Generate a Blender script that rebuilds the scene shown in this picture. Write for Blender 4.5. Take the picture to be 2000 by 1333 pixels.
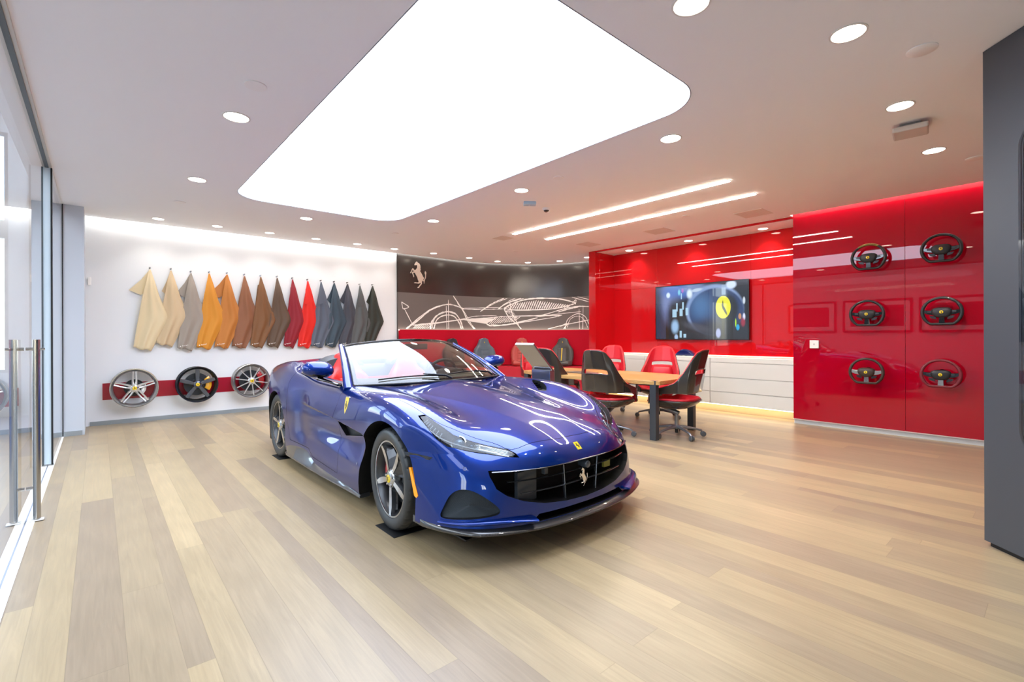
import bpy, bmesh, math, random
import numpy as np
from mathutils import Vector, Matrix
from math import sin, cos, pi, radians, sqrt, atan2

for _o in list(bpy.data.objects):
    bpy.data.objects.remove(_o, do_unlink=True)
S = bpy.context.scene
COL = S.collection

# ------------------------------------------------------------------ camera
THETA = math.atan(808/935.0)
F_ = Vector((sin(THETA), cos(THETA), 0)); R_ = Vector((cos(THETA), -sin(THETA), 0)); U_ = Vector((0, 0, 1))
RHO = 0.0034
camd = bpy.data.cameras.new('camera'); cam = bpy.data.objects.new('camera', camd); COL.objects.link(cam)
camd.sensor_width = 36.0; camd.sensor_fit = 'HORIZONTAL'
camd.lens = 935/2000*36.0
camd.shift_y = -(666.5-656.6)/2000
camd.clip_start = 0.02
_r = R_*cos(RHO) - U_*sin(RHO); _u = U_*cos(RHO) + R_*sin(RHO)
_m = Matrix((( _r.x, _u.x, -F_.x, 0), (_r.y, _u.y, -F_.y, 0), (_r.z, _u.z, -F_.z, 1.35), (0, 0, 0, 1)))
cam.matrix_world = _m
S.camera = cam

# ------------------------------------------------------------------ view, world, daylight
S.view_settings.view_transform = 'Standard'; S.view_settings.look = 'None'
S.view_settings.gamma = 1.0; S.view_settings.use_curve_mapping = False
S.view_settings.exposure = EXPOSURE = 1.16
W = bpy.data.worlds.new('world'); S.world = W; W.use_nodes = True
_nt = W.node_tree; _bg = _nt.nodes['Background']
_sky = _nt.nodes.new('ShaderNodeTexSky'); _sky.sky_type = 'NISHITA'
_sky.sun_disc = False; _sky.sun_elevation = radians(38); _sky.sun_rotation = radians(200); _sky.altitude = 50
_sky.air_density = 1.0; _sky.dust_density = 1.6
_mx = _nt.nodes.new('ShaderNodeMix'); _mx.data_type = 'RGBA'; _mx.inputs[0].default_value = 0.25
_nt.links.new(_sky.outputs[0], _mx.inputs[6]); _mx.inputs[7].default_value = (3.2, 3.5, 3.9, 1)
_nt.links.new(_mx.outputs[2], _bg.inputs[0]); _bg.inputs[1].default_value = 0.8
S.cycles.diffuse_bounces = 8; S.cycles.max_bounces = 14; S.cycles.transparent_max_bounces = 16

# ------------------------------------------------------------------ materials
def lin(c):
    if isinstance(c, str):
        c = tuple(int(c[i:i+2], 16)/255 for i in (1, 3, 5))
    return tuple((v/12.92 if v <= .04045 else ((v+.055)/1.055)**2.4) for v in c) + (1.0,)
MATS = {}
def mat(name, col='#808080', rough=.5, metal=0., coat=0., coat_rough=.03, spec=.5, emit=None, strength=0., alpha=1., trans=0., sheen=0., aniso=0.):
    if name in MATS: return MATS[name]
    m = bpy.data.materials.new(name); m.use_nodes = True
    b = m.node_tree.nodes['Principled BSDF']
    b.inputs['Base Color'].default_value = lin(col)
    b.inputs['Roughness'].default_value = rough; b.inputs['Metallic'].default_value = metal
    b.inputs['Coat Weight'].default_value = coat; b.inputs['Coat Roughness'].default_value = coat_rough
    b.inputs['Specular IOR Level'].default_value = spec
    b.inputs['Transmission Weight'].default_value = trans
    b.inputs['Sheen Weight'].default_value = sheen
    b.inputs['Anisotropic'].default_value = aniso
    if emit:
        b.inputs['Emission Color'].default_value = lin(emit); b.inputs['Emission Strength'].default_value = strength
    m.diffuse_color = lin(col)
    MATS[name] = m
    return m
def N(m, t, **kw):
    n = m.node_tree.nodes.new(t)
    for k, v in kw.items(): setattr(n, k, v)
    return n
def L(m, a, b): m.node_tree.links.new(a, b)
def bsdf(m): return m.node_tree.nodes['Principled BSDF']
def math_node(m, op, a=None, b=None, c=None):
    n = N(m, 'ShaderNodeMath', operation=op)
    for i, v in enumerate((a, b, c)):
        if v is None: continue
        if isinstance(v, (int, float)): n.inputs[i].default_value = v
        else: L(m, v, n.inputs[i])
    return n.outputs[0]
def noise_bump(m, scale=200, strength=.1, dist=.002, detail=3):
    tc = N(m, 'ShaderNodeTexCoord'); nz = N(m, 'ShaderNodeTexNoise'); nz.inputs['Scale'].default_value = scale
    nz.inputs['Detail'].default_value = detail
    bp = N(m, 'ShaderNodeBump'); bp.inputs['Strength'].default_value = strength; bp.inputs['Distance'].default_value = dist
    L(m, tc.outputs['Object'], nz.inputs['Vector']); L(m, nz.outputs[0], bp.inputs['Height']); L(m, bp.outputs[0], bsdf(m).inputs['Normal'])
    return m
def thin_glass(name, tint=(1, 1, 1), ior=1.5, rough=0.0, boost=1.0):
    if name in MATS: return MATS[name]
    m = bpy.data.materials.new(name); m.use_nodes = True; nt = m.node_tree
    for n in list(nt.nodes): nt.nodes.remove(n)
    out = nt.nodes.new('ShaderNodeOutputMaterial'); mx = nt.nodes.new('ShaderNodeMixShader')
    tr = nt.nodes.new('ShaderNodeBsdfTransparent'); tr.inputs[0].default_value = (*tint, 1)
    gl = nt.nodes.new('ShaderNodeBsdfGlossy'); gl.inputs['Roughness'].default_value = rough; gl.inputs[0].default_value = (1, 1, 1, 1)
    fr = nt.nodes.new('ShaderNodeFresnel'); fr.inputs[0].default_value = ior
    mm = nt.nodes.new('ShaderNodeMath'); mm.operation = 'MULTIPLY'; mm.inputs[1].default_value = boost; mm.use_clamp = True
    nt.links.new(fr.outputs[0], mm.inputs[0]); nt.links.new(mm.outputs[0], mx.inputs[0])
    nt.links.new(tr.outputs[0], mx.inputs[1]); nt.links.new(gl.outputs[0], mx.inputs[2]); nt.links.new(mx.outputs[0], out.inputs[0])
    MATS[name] = m
    return m
def emitter(name, col, strength):
    if name in MATS: return MATS[name]
    m = bpy.data.materials.new(name); m.use_nodes = True; nt = m.node_tree
    for n in list(nt.nodes): nt.nodes.remove(n)
    out = nt.nodes.new('ShaderNodeOutputMaterial'); e = nt.nodes.new('ShaderNodeEmission')
    e.inputs[0].default_value = lin(col); e.inputs[1].default_value = strength
    nt.links.new(e.outputs[0], out.inputs[0]); MATS[name] = m
    return m

# ------------------------------------------------------------------ mesh builder
def V(*a): return Vector(a)
def bez(pts, n):
    """Catmull-Rom through points, n samples per span"""
    P = [Vector(p) for p in pts]; out = []
    for i in range(len(P)-1):
        p0 = P[i-1] if i > 0 else P[i]*2-P[i+1]; p1 = P[i]; p2 = P[i+1]
        p3 = P[i+2] if i+2 < len(P) else P[i+1]*2-P[i]
        for k in range(n):
            t = k/n
            out.append(.5*((2*p1)+(p2-p0)*t+(2*p0-5*p1+4*p2-p3)*t*t+(3*p1-p0-3*p2+p3)*t**3))
    out.append(P[-1]); return out
class MB:
    def __init__(s): s.v = []; s.f = []; s.mi = []; s.m = 0; s.M = None
    def add(s, vs, fs, M=None):
        o = len(s.v)
        for p in vs:
            p = Vector(p)
            if M is not None: p = M @ p
            if s.M is not None: p = s.M @ p
            s.v.append(p)
        for f in fs: s.f.append([i+o for i in f]); s.mi.append(s.m)
        return s
    def box(s, x0, y0, z0, x1, y1, z1, M=None):
        vs = [(x, y, z) for z in (z0, z1) for y in (y0, y1) for x in (x0, x1)]
        return s.add(vs, [(0,2,3,1),(4,5,7,6),(0,1,5,4),(2,6,7,3),(0,4,6,2),(1,3,7,5)], M)
    def prism(s, poly, z0, z1, axis='z', M=None, cap0=True, cap1=True):
        n = len(poly)
        def mk(p, h):
            if axis == 'z': return (p[0], p[1], h)
            if axis == 'y': return (p[0], h, p[1])
            return (h, p[0], p[1])
        vs = [mk(p, z0) for p in poly]+[mk(p, z1) for p in poly]
        fs = [(i, (i+1) % n, n+(i+1) % n, n+i) for i in range(n)]
        if cap0: fs.append(tuple(range(n-1, -1, -1)))
        if cap1: fs.append(tuple(range(n, 2*n)))
        return s.add(vs, fs, M)
    def grid(s, rows, closeu=False, closev=False, M=None):
        nu = len(rows); nv = len(rows[0]); vs = [p for r in rows for p in r]; fs = []
        for i in range(nu if closeu else nu-1):
            for j in range(nv if closev else nv-1):
                a = i*nv+j; b = i*nv+(j+1) % nv; c = ((i+1) % nu)*nv+(j+1) % nv; d = ((i+1) % nu)*nv+j
                fs.append((a, b, c, d))
        return s.add(vs, fs, M)
    def tube(s, path, r, n=10, caps=True, M=None, squash=None, up=None):
        P = [Vector(p) for p in path]; rows = []
        prev = None
        for i, p in enumerate(P):
            t = (P[min(i+1, len(P)-1)]-P[max(i-1, 0)]).normalized()
            if prev is None:
                a = Vector(up) if up else (Vector((0, 0, 1)) if abs(t.z) < .9 else Vector((1, 0, 0)))
                nrm = (a-t*a.dot(t)).normalized()
            else: nrm = (prev-t*prev.dot(t)).normalized()
            prev = nrm; bn = t.cross(nrm)
            rr = r[i] if isinstance(r, (list, tuple)) else r
            if isinstance(rr, (list, tuple)): ra, rb = rr
            else: ra, rb = rr, rr*(squash or 1)
            rows.append([p+nrm*cos(2*pi*k/n)*ra+bn*sin(2*pi*k/n)*rb for k in range(n)])
        o = len(s.v); s.grid(rows, closev=True, M=M)
        if caps:
            s.f.append([o+k for k in range(n-1, -1, -1)]); s.mi.append(s.m)
            q = o+(len(P)-1)*n; s.f.append([q+k for k in range(n)]); s.mi.append(s.m)
        return s
    def lathe(s, prof, n=32, M=None, closed=False, a0=0, a1=2*pi):
        """profile (r, h) revolved about local z"""
        full = abs(a1-a0-2*pi) < 1e-6
        k_ = n if full else n+1
        rows = [[(r*cos(a0+(a1-a0)*k/n), r*sin(a0+(a1-a0)*k/n), h) for k in range(k_)] for r, h in prof]
        return s.grid(rows, closeu=closed, closev=full, M=M)
    def disc(s, r, z=0, n=32, M=None, rx=None):
        return s.add([(r*cos(2*pi*k/n), (rx or r)*sin(2*pi*k/n), z) for k in range(n)], [tuple(range(n))], M)
    def build(s, name, mats, parent=None, smooth=None, bevel=0, seg=2, solid=0, sub=0, loc=None, rotz=0, merge=0):
        me = bpy.data.meshes.new(name); me.from_pydata([tuple(p) for p in s.v], [], s.f)
        if not isinstance(mats, (list, tuple)): mats = [mats]
        for m in mats: me.materials.append(m)
        me.polygons.foreach_set('material_index', s.mi)
        bm = bmesh.new(); bm.from_mesh(me)
        if merge: bmesh.ops.remove_doubles(bm, verts=bm.verts, dist=merge)
        bmesh.ops.recalc_face_normals(bm, faces=bm.faces)
        if bevel:
            es = [e for e in bm.edges if len(e.link_faces) == 2 and e.calc_face_angle(0) > radians(28)]
            bmesh.ops.bevel(bm, geom=es, offset=bevel, segments=seg, affect='EDGES', profile=.5, clamp_overlap=True)
        bm.to_mesh(me); bm.free()
        o = bpy.data.objects.new(name, me); COL.objects.link(o)
        if parent is not None: o.parent = parent
        if loc is not None: o.location = loc
        if rotz: o.rotation_euler = (0, 0, rotz)
        if solid:
            md = o.modifiers.new('s', 'SOLIDIFY'); md.thickness = solid; md.offset = 0
        if sub:
            md = o.modifiers.new('u', 'SUBSURF'); md.levels = sub; md.render_levels = sub
        if smooth is not None:
            me.shade_smooth()
            if smooth < 180: me.set_sharp_from_angle(angle=radians(smooth))
        return o
def tag(o, label, cat, group=None):
    o['label'] = label; o['category'] = cat
    if group: o['group'] = group
    return o
def struct(o): o['kind'] = 'structure'; return o
def thing(name, label, cat, loc=(0, 0, 0), rotz=0, group=None):
    o = bpy.data.objects.new(name, None); COL.objects.link(o); o.empty_display_size = .1
    o.location = loc; o.rotation_euler = (0, 0, rotz)
    return tag(o, label, cat, group)
def kids(o): return [c for c in o.children]
def dup(root, label=None, loc=None, rotz=None):
    def rec(o, par):
        c = o.copy(); COL.objects.link(c)
        if par is not None: c.parent = par; c.matrix_parent_inverse = o.matrix_parent_inverse.copy()
        for k in kids_of[o.name]: rec(k, c)
        return c
    kids_of = {}
    def walk(o):
        kids_of[o.name] = [k for k in bpy.data.objects if k.parent == o]
        for k in kids_of[o.name]: walk(k)
    walk(root)
    r = rec(root, None)
    if label: r['label'] = label
    if loc is not None: r.location = loc
    if rotz is not None: r.rotation_euler = (0, 0, rotz)
    return r
def rrect(w, h, r, n=6, cx=0, cy=0):
    pts = []
    for (sx, sy, a0) in ((1, 1, 0), (-1, 1, pi/2), (-1, -1, pi), (1, -1, 3*pi/2)):
        for k in range(n+1):
            a = a0+pi/2*k/n; pts.append((cx+sx*(w/2-r)+r*cos(a), cy+sy*(h/2-r)+r*sin(a)))
    return pts
def frame(o, x, y, z):
    """matrix with given origin and axes"""
    x = Vector(x).normalized(); z = Vector(z).normalized(); y = z.cross(x) if y is None else Vector(y).normalized()
    return Matrix(((x.x, y.x, z.x, o[0]), (x.y, y.y, z.y, o[1]), (x.z, y.z, z.z, o[2]), (0, 0, 0, 1)))

# prancing horse emblem: a few overlapping outlines in a unit box facing left
HORSE = [
 [(.25,.90),(.30,.96),(.345,1.0),(.37,.985),(.40,.955),(.47,.93),(.515,.87),(.53,.80),(.52,.72),(.545,.70),(.51,.655),(.52,.62),(.545,.60),(.60,.53),(.66,.43),(.70,.40),(.655,.30),(.60,.245),(.53,.215),(.46,.215),(.44,.26),(.405,.31),(.385,.38),(.36,.42),(.31,.49),(.255,.565),(.21,.60),(.245,.645),(.31,.69),(.36,.745),(.375,.80),(.365,.855),(.32,.865),(.275,.845),(.24,.85),(.235,.875)],
 [(.245,.655),(.17,.725),(.145,.725),(.115,.69),(.085,.62),(.045,.57),(.03,.545),(.06,.535),(.085,.555),(.115,.615),(.15,.665),(.215,.60)],
 [(.23,.60),(.155,.60),(.125,.58),(.125,.53),(.165,.47),(.195,.39),(.215,.405),(.205,.47),(.17,.53),(.185,.565),(.27,.56)],
 [(.46,.29),(.43,.215),(.36,.205),(.26,.21),(.21,.185),(.235,.17),(.30,.17),(.36,.17),(.45,.165),(.53,.20)],
 [(.53,.26),(.545,.17),(.475,.10),(.44,.05),(.38,.025),(.40,.0),(.455,.005),(.48,.05),(.53,.10),(.60,.17),(.60,.25)],
 [(.66,.30),(.72,.34),(.76,.42),(.77,.52),(.745,.57),(.745,.63),(.775,.665),(.815,.60),(.80,.50),(.79,.40),(.745,.33),(.72,.25),(.705,.18),(.695,.25)],
]
def horse(mb, M, w, h, depth):
    """raised horse: local x right, y up, z out"""
    for k, poly in enumerate(HORSE):
        mb.prism([((x-.43)*w/.8, (y-.5)*h) for x, y in poly], -.0005, depth*(1+.03*k), M=M)
def text_mesh(name, s, size, extrude, mt, M, parent=None, spacing=1.0):
    cu = bpy.data.curves.new(name, 'FONT'); cu.body = s; cu.size = size; cu.extrude = extrude
    cu.align_x = 'CENTER'; cu.align_y = 'CENTER'; cu.space_character = spacing; cu.resolution_u = 2
    t = bpy.data.objects.new(name, cu); COL.objects.link(t)
    dg = bpy.context.evaluated_depsgraph_get()
    me = bpy.data.meshes.new_from_object(t.evaluated_get(dg))
    bpy.data.objects.remove(t, do_unlink=True); bpy.data.curves.remove(cu)
    me.transform(M); me.materials.clear(); me.materials.append(mt)
    o = bpy.data.objects.new(name, me); COL.objects.link(o)
    if parent is not None: o.parent = parent
    return o

# ---- car body as a smooth implicit solid (local frame: x lateral, y rearward from front axle, z up) ----
def _herm(xk, yk, x):
    xk = np.asarray(xk, float); yk = np.asarray(yk, float)
    x = np.clip(x, xk[0], xk[-1])
    d = np.diff(yk) / np.diff(xk); h = np.diff(xk)
    m = np.zeros_like(yk)
    for i in range(1, len(yk) - 1):
        m[i] = (d[i-1]*h[i] + d[i]*h[i-1]) / (h[i-1] + h[i])
    m[0] = d[0]; m[-1] = d[-1]
    i = np.clip(np.searchsorted(xk, x) - 1, 0, len(xk) - 2)
    t = (x - xk[i]) / h[i]
    return ((2*t**3-3*t**2+1)*yk[i] + (t**3-2*t**2+t)*h[i]*m[i] + (-2*t**3+3*t**2)*yk[i+1] + (t**3-t**2)*h[i]*m[i+1])
def _lut(xk, yk, K=41):
    g = np.linspace(xk[0], xk[-1], 1200); v = _herm(xk, yk, g)
    ker = np.hanning(K); ker /= ker.sum(); h = K//2
    vp = np.concatenate([2*v[0] - v[h:0:-1], v, 2*v[-1] - v[-2:-h-2:-1]])
    v = np.convolve(vp, ker, 'valid')
    return lambda x: np.interp(x, g, v)
def sst(x, a, b):
    t = np.clip((x - a) / (b - a), 0, 1); return t*t*(3-2*t)
def smax(a, b, k):
    h = np.clip(.5 + .5*(a-b)/k, 0, 1); return b + (a-b)*h + k*h*(1-h)
#  centre line height, crease ridge, valley, fender crest (x and z), edge
YT = [-1.15,-.95,-.89,-.80,-.65,-.50,-.30,-.10,.10,.30,.50,.70,.95,1.3,1.8,2.2,2.45,2.7,3.0,3.3,3.5,3.62,3.9]
HC = _lut(YT,[.36,.560,.605,.655,.714,.764,.818,.858,.890,.915,.935,.950,.960,.96,.96,1.04,1.09,1.10,1.08,1.05,1.02,.99,.86], 91)
HV = _lut(YT,[.34,.545,.590,.640,.698,.746,.796,.832,.860,.880,.898,.912,.925,.93,.94,1.01,1.06,1.08,1.07,1.035,1.0,.97,.84], 91)
HF = _lut(YT,[.15,.37,.43,.505,.605,.715,.822,.883,.917,.930,.932,.930,.928,.928,.94,.99,1.035,1.055,1.045,1.01,.965,.93,.78], 91)
HE = _lut(YT,[.05,.28,.34,.42,.52,.63,.74,.80,.835,.845,.842,.835,.828,.83,.85,.90,.94,.96,.95,.91,.86,.82,.68], 91)
XV = _lut(YT,[.42,.45,.46,.47,.49,.50,.52,.53,.53,.54,.55,.56,.57,.58,.58,.56,.54,.54,.54,.54,.54,.54,.54])
XF = _lut(YT,[.70,.70,.70,.70,.715,.735,.755,.765,.768,.77,.772,.775,.78,.79,.79,.79,.79,.79,.77,.74,.71,.70,.68])
XR = _lut([-1.2,-.8,-.3,.1,.5,.9,4],[.15,.17,.27,.37,.50,.60,.62])
AR = _lut([-1.2,-.95,-.8,-.4,.1,.6,.85,1.1,4],[0,.01,.032,.048,.055,.055,.045,0,0])
def top(x, y):
    q = np.sqrt(x*x + .0004)
    c, v, fz, e, xv, xf = HC(y), HV(y), HF(y), HE(y), XV(y), XF(y)
    X = [0*q - xv*.6, 0*q, xv, xf, 1.0 + 0*q, 1.2 + 0*q]
    hm = c - (c - v)*.28
    P = [(-xv, v), (0*q, c), (xv, v), (xf, fz), (.97 + 0*q, e), (1.25 + 0*q, e - .62)]
    out = np.zeros_like(q)
    for i in range(1, 5):
        (x0, z0), (x1, z1), (x2, z2) = P[i-1], P[i], P[i+1]
        x3, z3 = P[i+2] if i + 2 < 6 else (1.6 + 0*q, e - 1.8)
        h = x2 - x1; d1 = (z2-z1)/h; d0 = (z1-z0)/(x1-x0); d2 = (z3-z2)/(x3-x2)
        m1 = (d0*h + d1*(x1-x0))/(h + x1 - x0) if i > 1 else 0*q
        m2 = (d1*(x3-x2) + d2*h)/(h + x3 - x2)
        if i == 2: m2 = m2*.6
        if i == 3: m1 = m1*.6
        t = np.clip((q - x1)/h, 0, 1)
        s = (2*t**3-3*t**2+1)*z1 + (t**3-2*t**2+t)*h*m1 + (-2*t**3+3*t**2)*z2 + (t**3-t**2)*h*m2
        out = np.where((q >= x1) & ((q < x2) | (i == 4)), s, out)
    xr, a = XR(y), AR(y)
    dd = q - xr; rid = -.95*a*(dd + np.sqrt(dd*dd + .010**2))*(1 - sst(q, xr + .08, xf + .03))
    return out + rid
WY = [-1.1,-.95,-.8,-.6,-.4,-.2,0,.2,.45,.7,1.0,1.4,1.8,2.1,2.4,2.67,2.95,3.2,3.4,3.6,3.8]
W80 = _lut(WY,[.90,.91,.925,.94,.950,.957,.960,.958,.950,.938,.925,.915,.912,.925,.945,.955,.950,.925,.890,.84,.78])
W60 = _lut(WY,[.90,.92,.935,.95,.960,.967,.969,.967,.962,.955,.948,.942,.942,.950,.963,.969,.966,.945,.915,.87,.82])
W40 = _lut(WY,[.90,.93,.94,.955,.962,.968,.968,.966,.952,.930,.915,.912,.920,.935,.955,.966,.965,.95,.925,.885,.83])
W22 = _lut(WY,[.88,.92,.94,.955,.962,.966,.966,.966,.955,.945,.938,.935,.935,.942,.955,.962,.960,.94,.905,.86,.80])
W05 = _lut(WY,[.86,.90,.92,.935,.94,.94,.94,.94,.93,.925,.92,.915,.915,.92,.93,.94,.93,.91,.87,.82,.76])
def wid(y, z):
    zs = [-.1, .05, .22, .40, .60, .80, 1.15]
    ws = [W05(y) - .05, W05(y), W22(y), W40(y), W60(y), W80(y), W80(y) - .16]
    ws = [w + np.zeros_like(z) for w in ws]
    out = np.zeros_like(z + y)
    zc = np.clip(z, .05, 1.149)
    for i in range(1, 6):
        h = zs[i+1]-zs[i]; hm = zs[i]-zs[i-1]
        d1 = (ws[i+1]-ws[i])/h; d0 = (ws[i]-ws[i-1])/hm
        m1 = (d0*h + d1*hm)/(h+hm)
        if i < 5:
            hp = zs[i+2]-zs[i+1]; d2 = (ws[i+2]-ws[i+1])/hp; m2 = (d1*hp + d2*h)/(h+hp)
        else: m2 = d1*1.3
        t = np.clip((zc-zs[i])/h, 0, 1)
        s = (2*t**3-3*t**2+1)*ws[i] + (t**3-2*t**2+t)*h*m1 + (-2*t**3+3*t**2)*ws[i+1] + (t**3-t**2)*h*m2
        out = np.where((zc >= zs[i]) & (zc < zs[i+1]), s, out)
    # slash line running from the front wheel arch back along the door, scalloped below it
    zl = .588 + y*.058
    dep = .066*sst(y, .36, .50)*(1 - sst(y, .75, 2.15))
    below = sst(zl - z, -.004, .026)*(1 - sst(zl - z, .05 + .10*sst(y, .4, 1.2), .30))
    out = out - dep*below
    # hip fold in front of the rear wheel
    out = out - .018*np.exp(-((y-1.95)/.16)**2)*sst(z, .25, .45)*(1 - sst(z, .70, .85))
    return out
NX = [0,.2,.4,.5,.6,.67,.75,.82,.88,.93,.97,1.05]
N53 = _lut(NX,[-.950,-.942,-.908,-.878,-.833,-.79,-.72,-.635,-.53,-.40,-.25,.10])
N30 = _lut(NX,[-.955,-.947,-.918,-.893,-.858,-.825,-.775,-.71,-.62,-.50,-.34,.05])
def nose(x, z):
    q = np.abs(x)
    a, b = N53(q), N30(q)
    t = (z - .30)/.23
    n = b + (a-b)*np.clip(t, -1.5, 1.4)
    n = n + .10*np.clip(z-.53, 0, 1)**1.0 * 1.0
    # pulled-in band under the grille, blade lip below
    n = n + .035*sst(z, .30, .24)*0
    n = n + .03*np.exp(-((z-.36)/.06)**2)*sst(q, .60, .74)*0
    return n
RX = [0,.3,.6,.75,.85,.92,1.05]
RR = _lut(RX,[3.60,3.58,3.50,3.42,3.32,3.18,2.7])
def f(p):
    x, y, z = p[..., 0], p[..., 1], p[..., 2]
    q = np.abs(x)
    a = (z - top(x, y))*.93
    b = (q - wid(y, z))*.98
    c = (nose(x, z) - y)*.88
    d = (y - (RR(q) + .10*(z-.7)))*.93
    kk = .035 + .05*sst(y, -.2, -.6)
    kk2 = .045 + .03*sst(y, 1.6, 2.4)
    r = smax(a, b, kk2)
    r = smax(r, c, kk)
    r = smax(r, d, .05)
    r = smax(r, .128 + .050*sst(y, .3, -.35) + .05*sst(y, 2.9, 3.6) - z, .02)
    return r
def grad(p):
    e = 2e-4; g = np.zeros_like(p)
    for i in range(3):
        q = p.copy(); q[..., i] += e; r = p.copy(); r[..., i] -= e
        g[..., i] = f(q) - f(r)
    return g/np.maximum(np.linalg.norm(g, axis=-1, keepdims=True), 1e-12)

# ================================================================== ROOM
CH = 3.165            # ceiling height
WOODX = -0.37         # glass line
def wood_floor():
    m = mat('oak_floor', '#b79d7c', rough=.34, spec=.45)
    tc = N(m, 'ShaderNodeTexCoord'); sx = N(m, 'ShaderNodeSeparateXYZ'); L(m, tc.outputs['Object'], sx.inputs[0])
    X, Y = sx.outputs[0], sx.outputs[1]
    X = math_node(m, 'ADD', X, 40.03)
    per = .62; widths = [.10, .145, .195, .18]
    cell = math_node(m, 'FLOOR', math_node(m, 'DIVIDE', X, per))
    u = math_node(m, 'SUBTRACT', X, math_node(m, 'MULTIPLY', cell, per))
    acc = 0; idx = math_node(m, 'MULTIPLY', cell, 4.0); edge = None
    for w in widths[:-1]:
        acc += w
        idx = math_node(m, 'ADD', idx, math_node(m, 'GREATER_THAN', u, acc))
    acc = 0
    for w in widths:
        d = math_node(m, 'ABSOLUTE', math_node(m, 'SUBTRACT', u, acc)); acc += w
        edge = d if edge is None else math_node(m, 'MINIMUM', edge, d)
    wn = N(m, 'ShaderNodeTexWhiteNoise', noise_dimensions='1D'); L(m, idx, wn.inputs['W'])
    ys = math_node(m, 'ADD', math_node(m, 'DIVIDE', Y, 2.7), math_node(m, 'MULTIPLY', wn.outputs['Value'], 7.3))
    yi = math_node(m, 'FLOOR', ys)
    yf = math_node(m, 'SUBTRACT', ys, yi)
    ye = math_node(m, 'MULTIPLY', math_node(m, 'MINIMUM', yf, math_node(m, 'SUBTRACT', 1.0, yf)), 2.7)
    cb = N(m, 'ShaderNodeCombineXYZ'); L(m, idx, cb.inputs[0]); L(m, yi, cb.inputs[1])
    wn2 = N(m, 'ShaderNodeTexWhiteNoise', noise_dimensions='2D'); L(m, cb.outputs[0], wn2.inputs['Vector'])
    rmp = N(m, 'ShaderNodeValToRGB'); r = rmp.color_ramp
    r.elements[0].position = 0; r.elements[0].color = lin('#93826c')
    r.elements[1].position = 1; r.elements[1].color = lin('#b39f7c')
    for p_, c_ in ((.25, '#9c8b71'), (.5, '#a39172'), (.75, '#ab9876')):
        e = r.elements.new(p_); e.color = lin(c_)
    L(m, wn2.outputs['Value'], rmp.inputs[0])
    # grain
    mp = N(m, 'ShaderNodeMapping'); mp.inputs['Scale'].default_value = (34, 1.6, 1)
    ad = N(m, 'ShaderNodeVectorMath', operation='ADD'); L(m, tc.outputs['Object'], ad.inputs[0])
    sc = N(m, 'ShaderNodeVectorMath', operation='SCALE'); L(m, wn2.outputs['Color'], sc.inputs[0]); sc.inputs['Scale'].default_value = 9
    L(m, sc.outputs[0], ad.inputs[1]); L(m, ad.outputs[0], mp.inputs[0])
    nz = N(m, 'ShaderNodeTexNoise'); nz.inputs['Scale'].default_value = 1.2; nz.inputs['Detail'].default_value = 8; nz.inputs['Roughness'].default_value = .62; nz.inputs['Distortion'].default_value = 1.3
    L(m, mp.outputs[0], nz.inputs['Vector'])
    g = N(m, 'ShaderNodeMapRange'); g.inputs['From Min'].default_value = .3; g.inputs['From Max'].default_value = .7
    g.inputs['To Min'].default_value = .86; g.inputs['To Max'].default_value = 1.08; L(m, nz.outputs[0], g.inputs['Value'])
    nz2 = N(m, 'ShaderNodeTexWave', wave_type='RINGS'); nz2.inputs['Scale'].default_value = .9; nz2.inputs['Distortion'].default_value = 9; nz2.inputs['Detail'].default_value = 3; nz2.inputs['Detail Scale'].default_value = .7
    mp2 = N(m, 'ShaderNodeMapping'); mp2.inputs['Scale'].default_value = (9, .8, 1); L(m, ad.outputs[0], mp2.inputs[0]); L(m, mp2.outputs[0], nz2.inputs['Vector'])
    g2 = N(m, 'ShaderNodeMapRange'); g2.inputs['To Min'].default_value = .965; g2.inputs['To Max'].default_value = 1.02; L(m, nz2.outputs['Fac'], g2.inputs['Value'])
    k = math_node(m, 'MULTIPLY', g.outputs[0], g2.outputs[0])
    gap = math_node(m, 'MINIMUM', edge, ye)
    gp = N(m, 'ShaderNodeMapRange'); gp.inputs['From Min'].default_value = 0; gp.inputs['From Max'].default_value = .0022
    gp.inputs['To Min'].default_value = .72; gp.inputs['To Max'].default_value = 1; L(m, gap, gp.inputs['Value'])
    k = math_node(m, 'MULTIPLY', k, gp.outputs[0])
    mv = N(m, 'ShaderNodeVectorMath', operation='SCALE'); L(m, rmp.outputs[0], mv.inputs[0]); L(m, k, mv.inputs['Scale'])
    L(m, mv.outputs[0], bsdf(m).inputs['Base Color'])
    bp = N(m, 'ShaderNodeBump'); bp.inputs['Strength'].default_value = .25; bp.inputs['Distance'].default_value = .002
    L(m, math_node(m, 'MULTIPLY', gp.outputs[0], math_node(m, 'ADD', .9, math_node(m, 'MULTIPLY', nz.outputs[0], .1))), bp.inputs['Height']); L(m, bp.outputs[0], bsdf(m).inputs['Normal'])
    rr = N(m, 'ShaderNodeMapRange'); rr.inputs['To Min'].default_value = .26; rr.inputs['To Max'].default_value = .42; L(m, nz.outputs[0], rr.inputs['Value'])
    L(m, rr.outputs[0], bsdf(m).inputs['Roughness'])
    return m
M_oak = wood_floor()
M_white = noise_bump(mat('wall_paint', '#e9ebed', rough=.6), 90, .04)
M_ceil = noise_bump(mat('ceiling_paint', '#f7f6f5', rough=.7), 90, .03)
M_col = mat('column_paint', '#c3cad2', rough=.5)
M_base = mat('baseboard_metal', '#a3adb3', rough=.3, metal=.5)
M_redgloss = mat('red_glass_panel', '#ab0420', rough=.5, coat=1.0, coat_rough=.008, spec=.0)
bsdf(M_redgloss).inputs['Coat IOR'].default_value = 1.5
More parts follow.
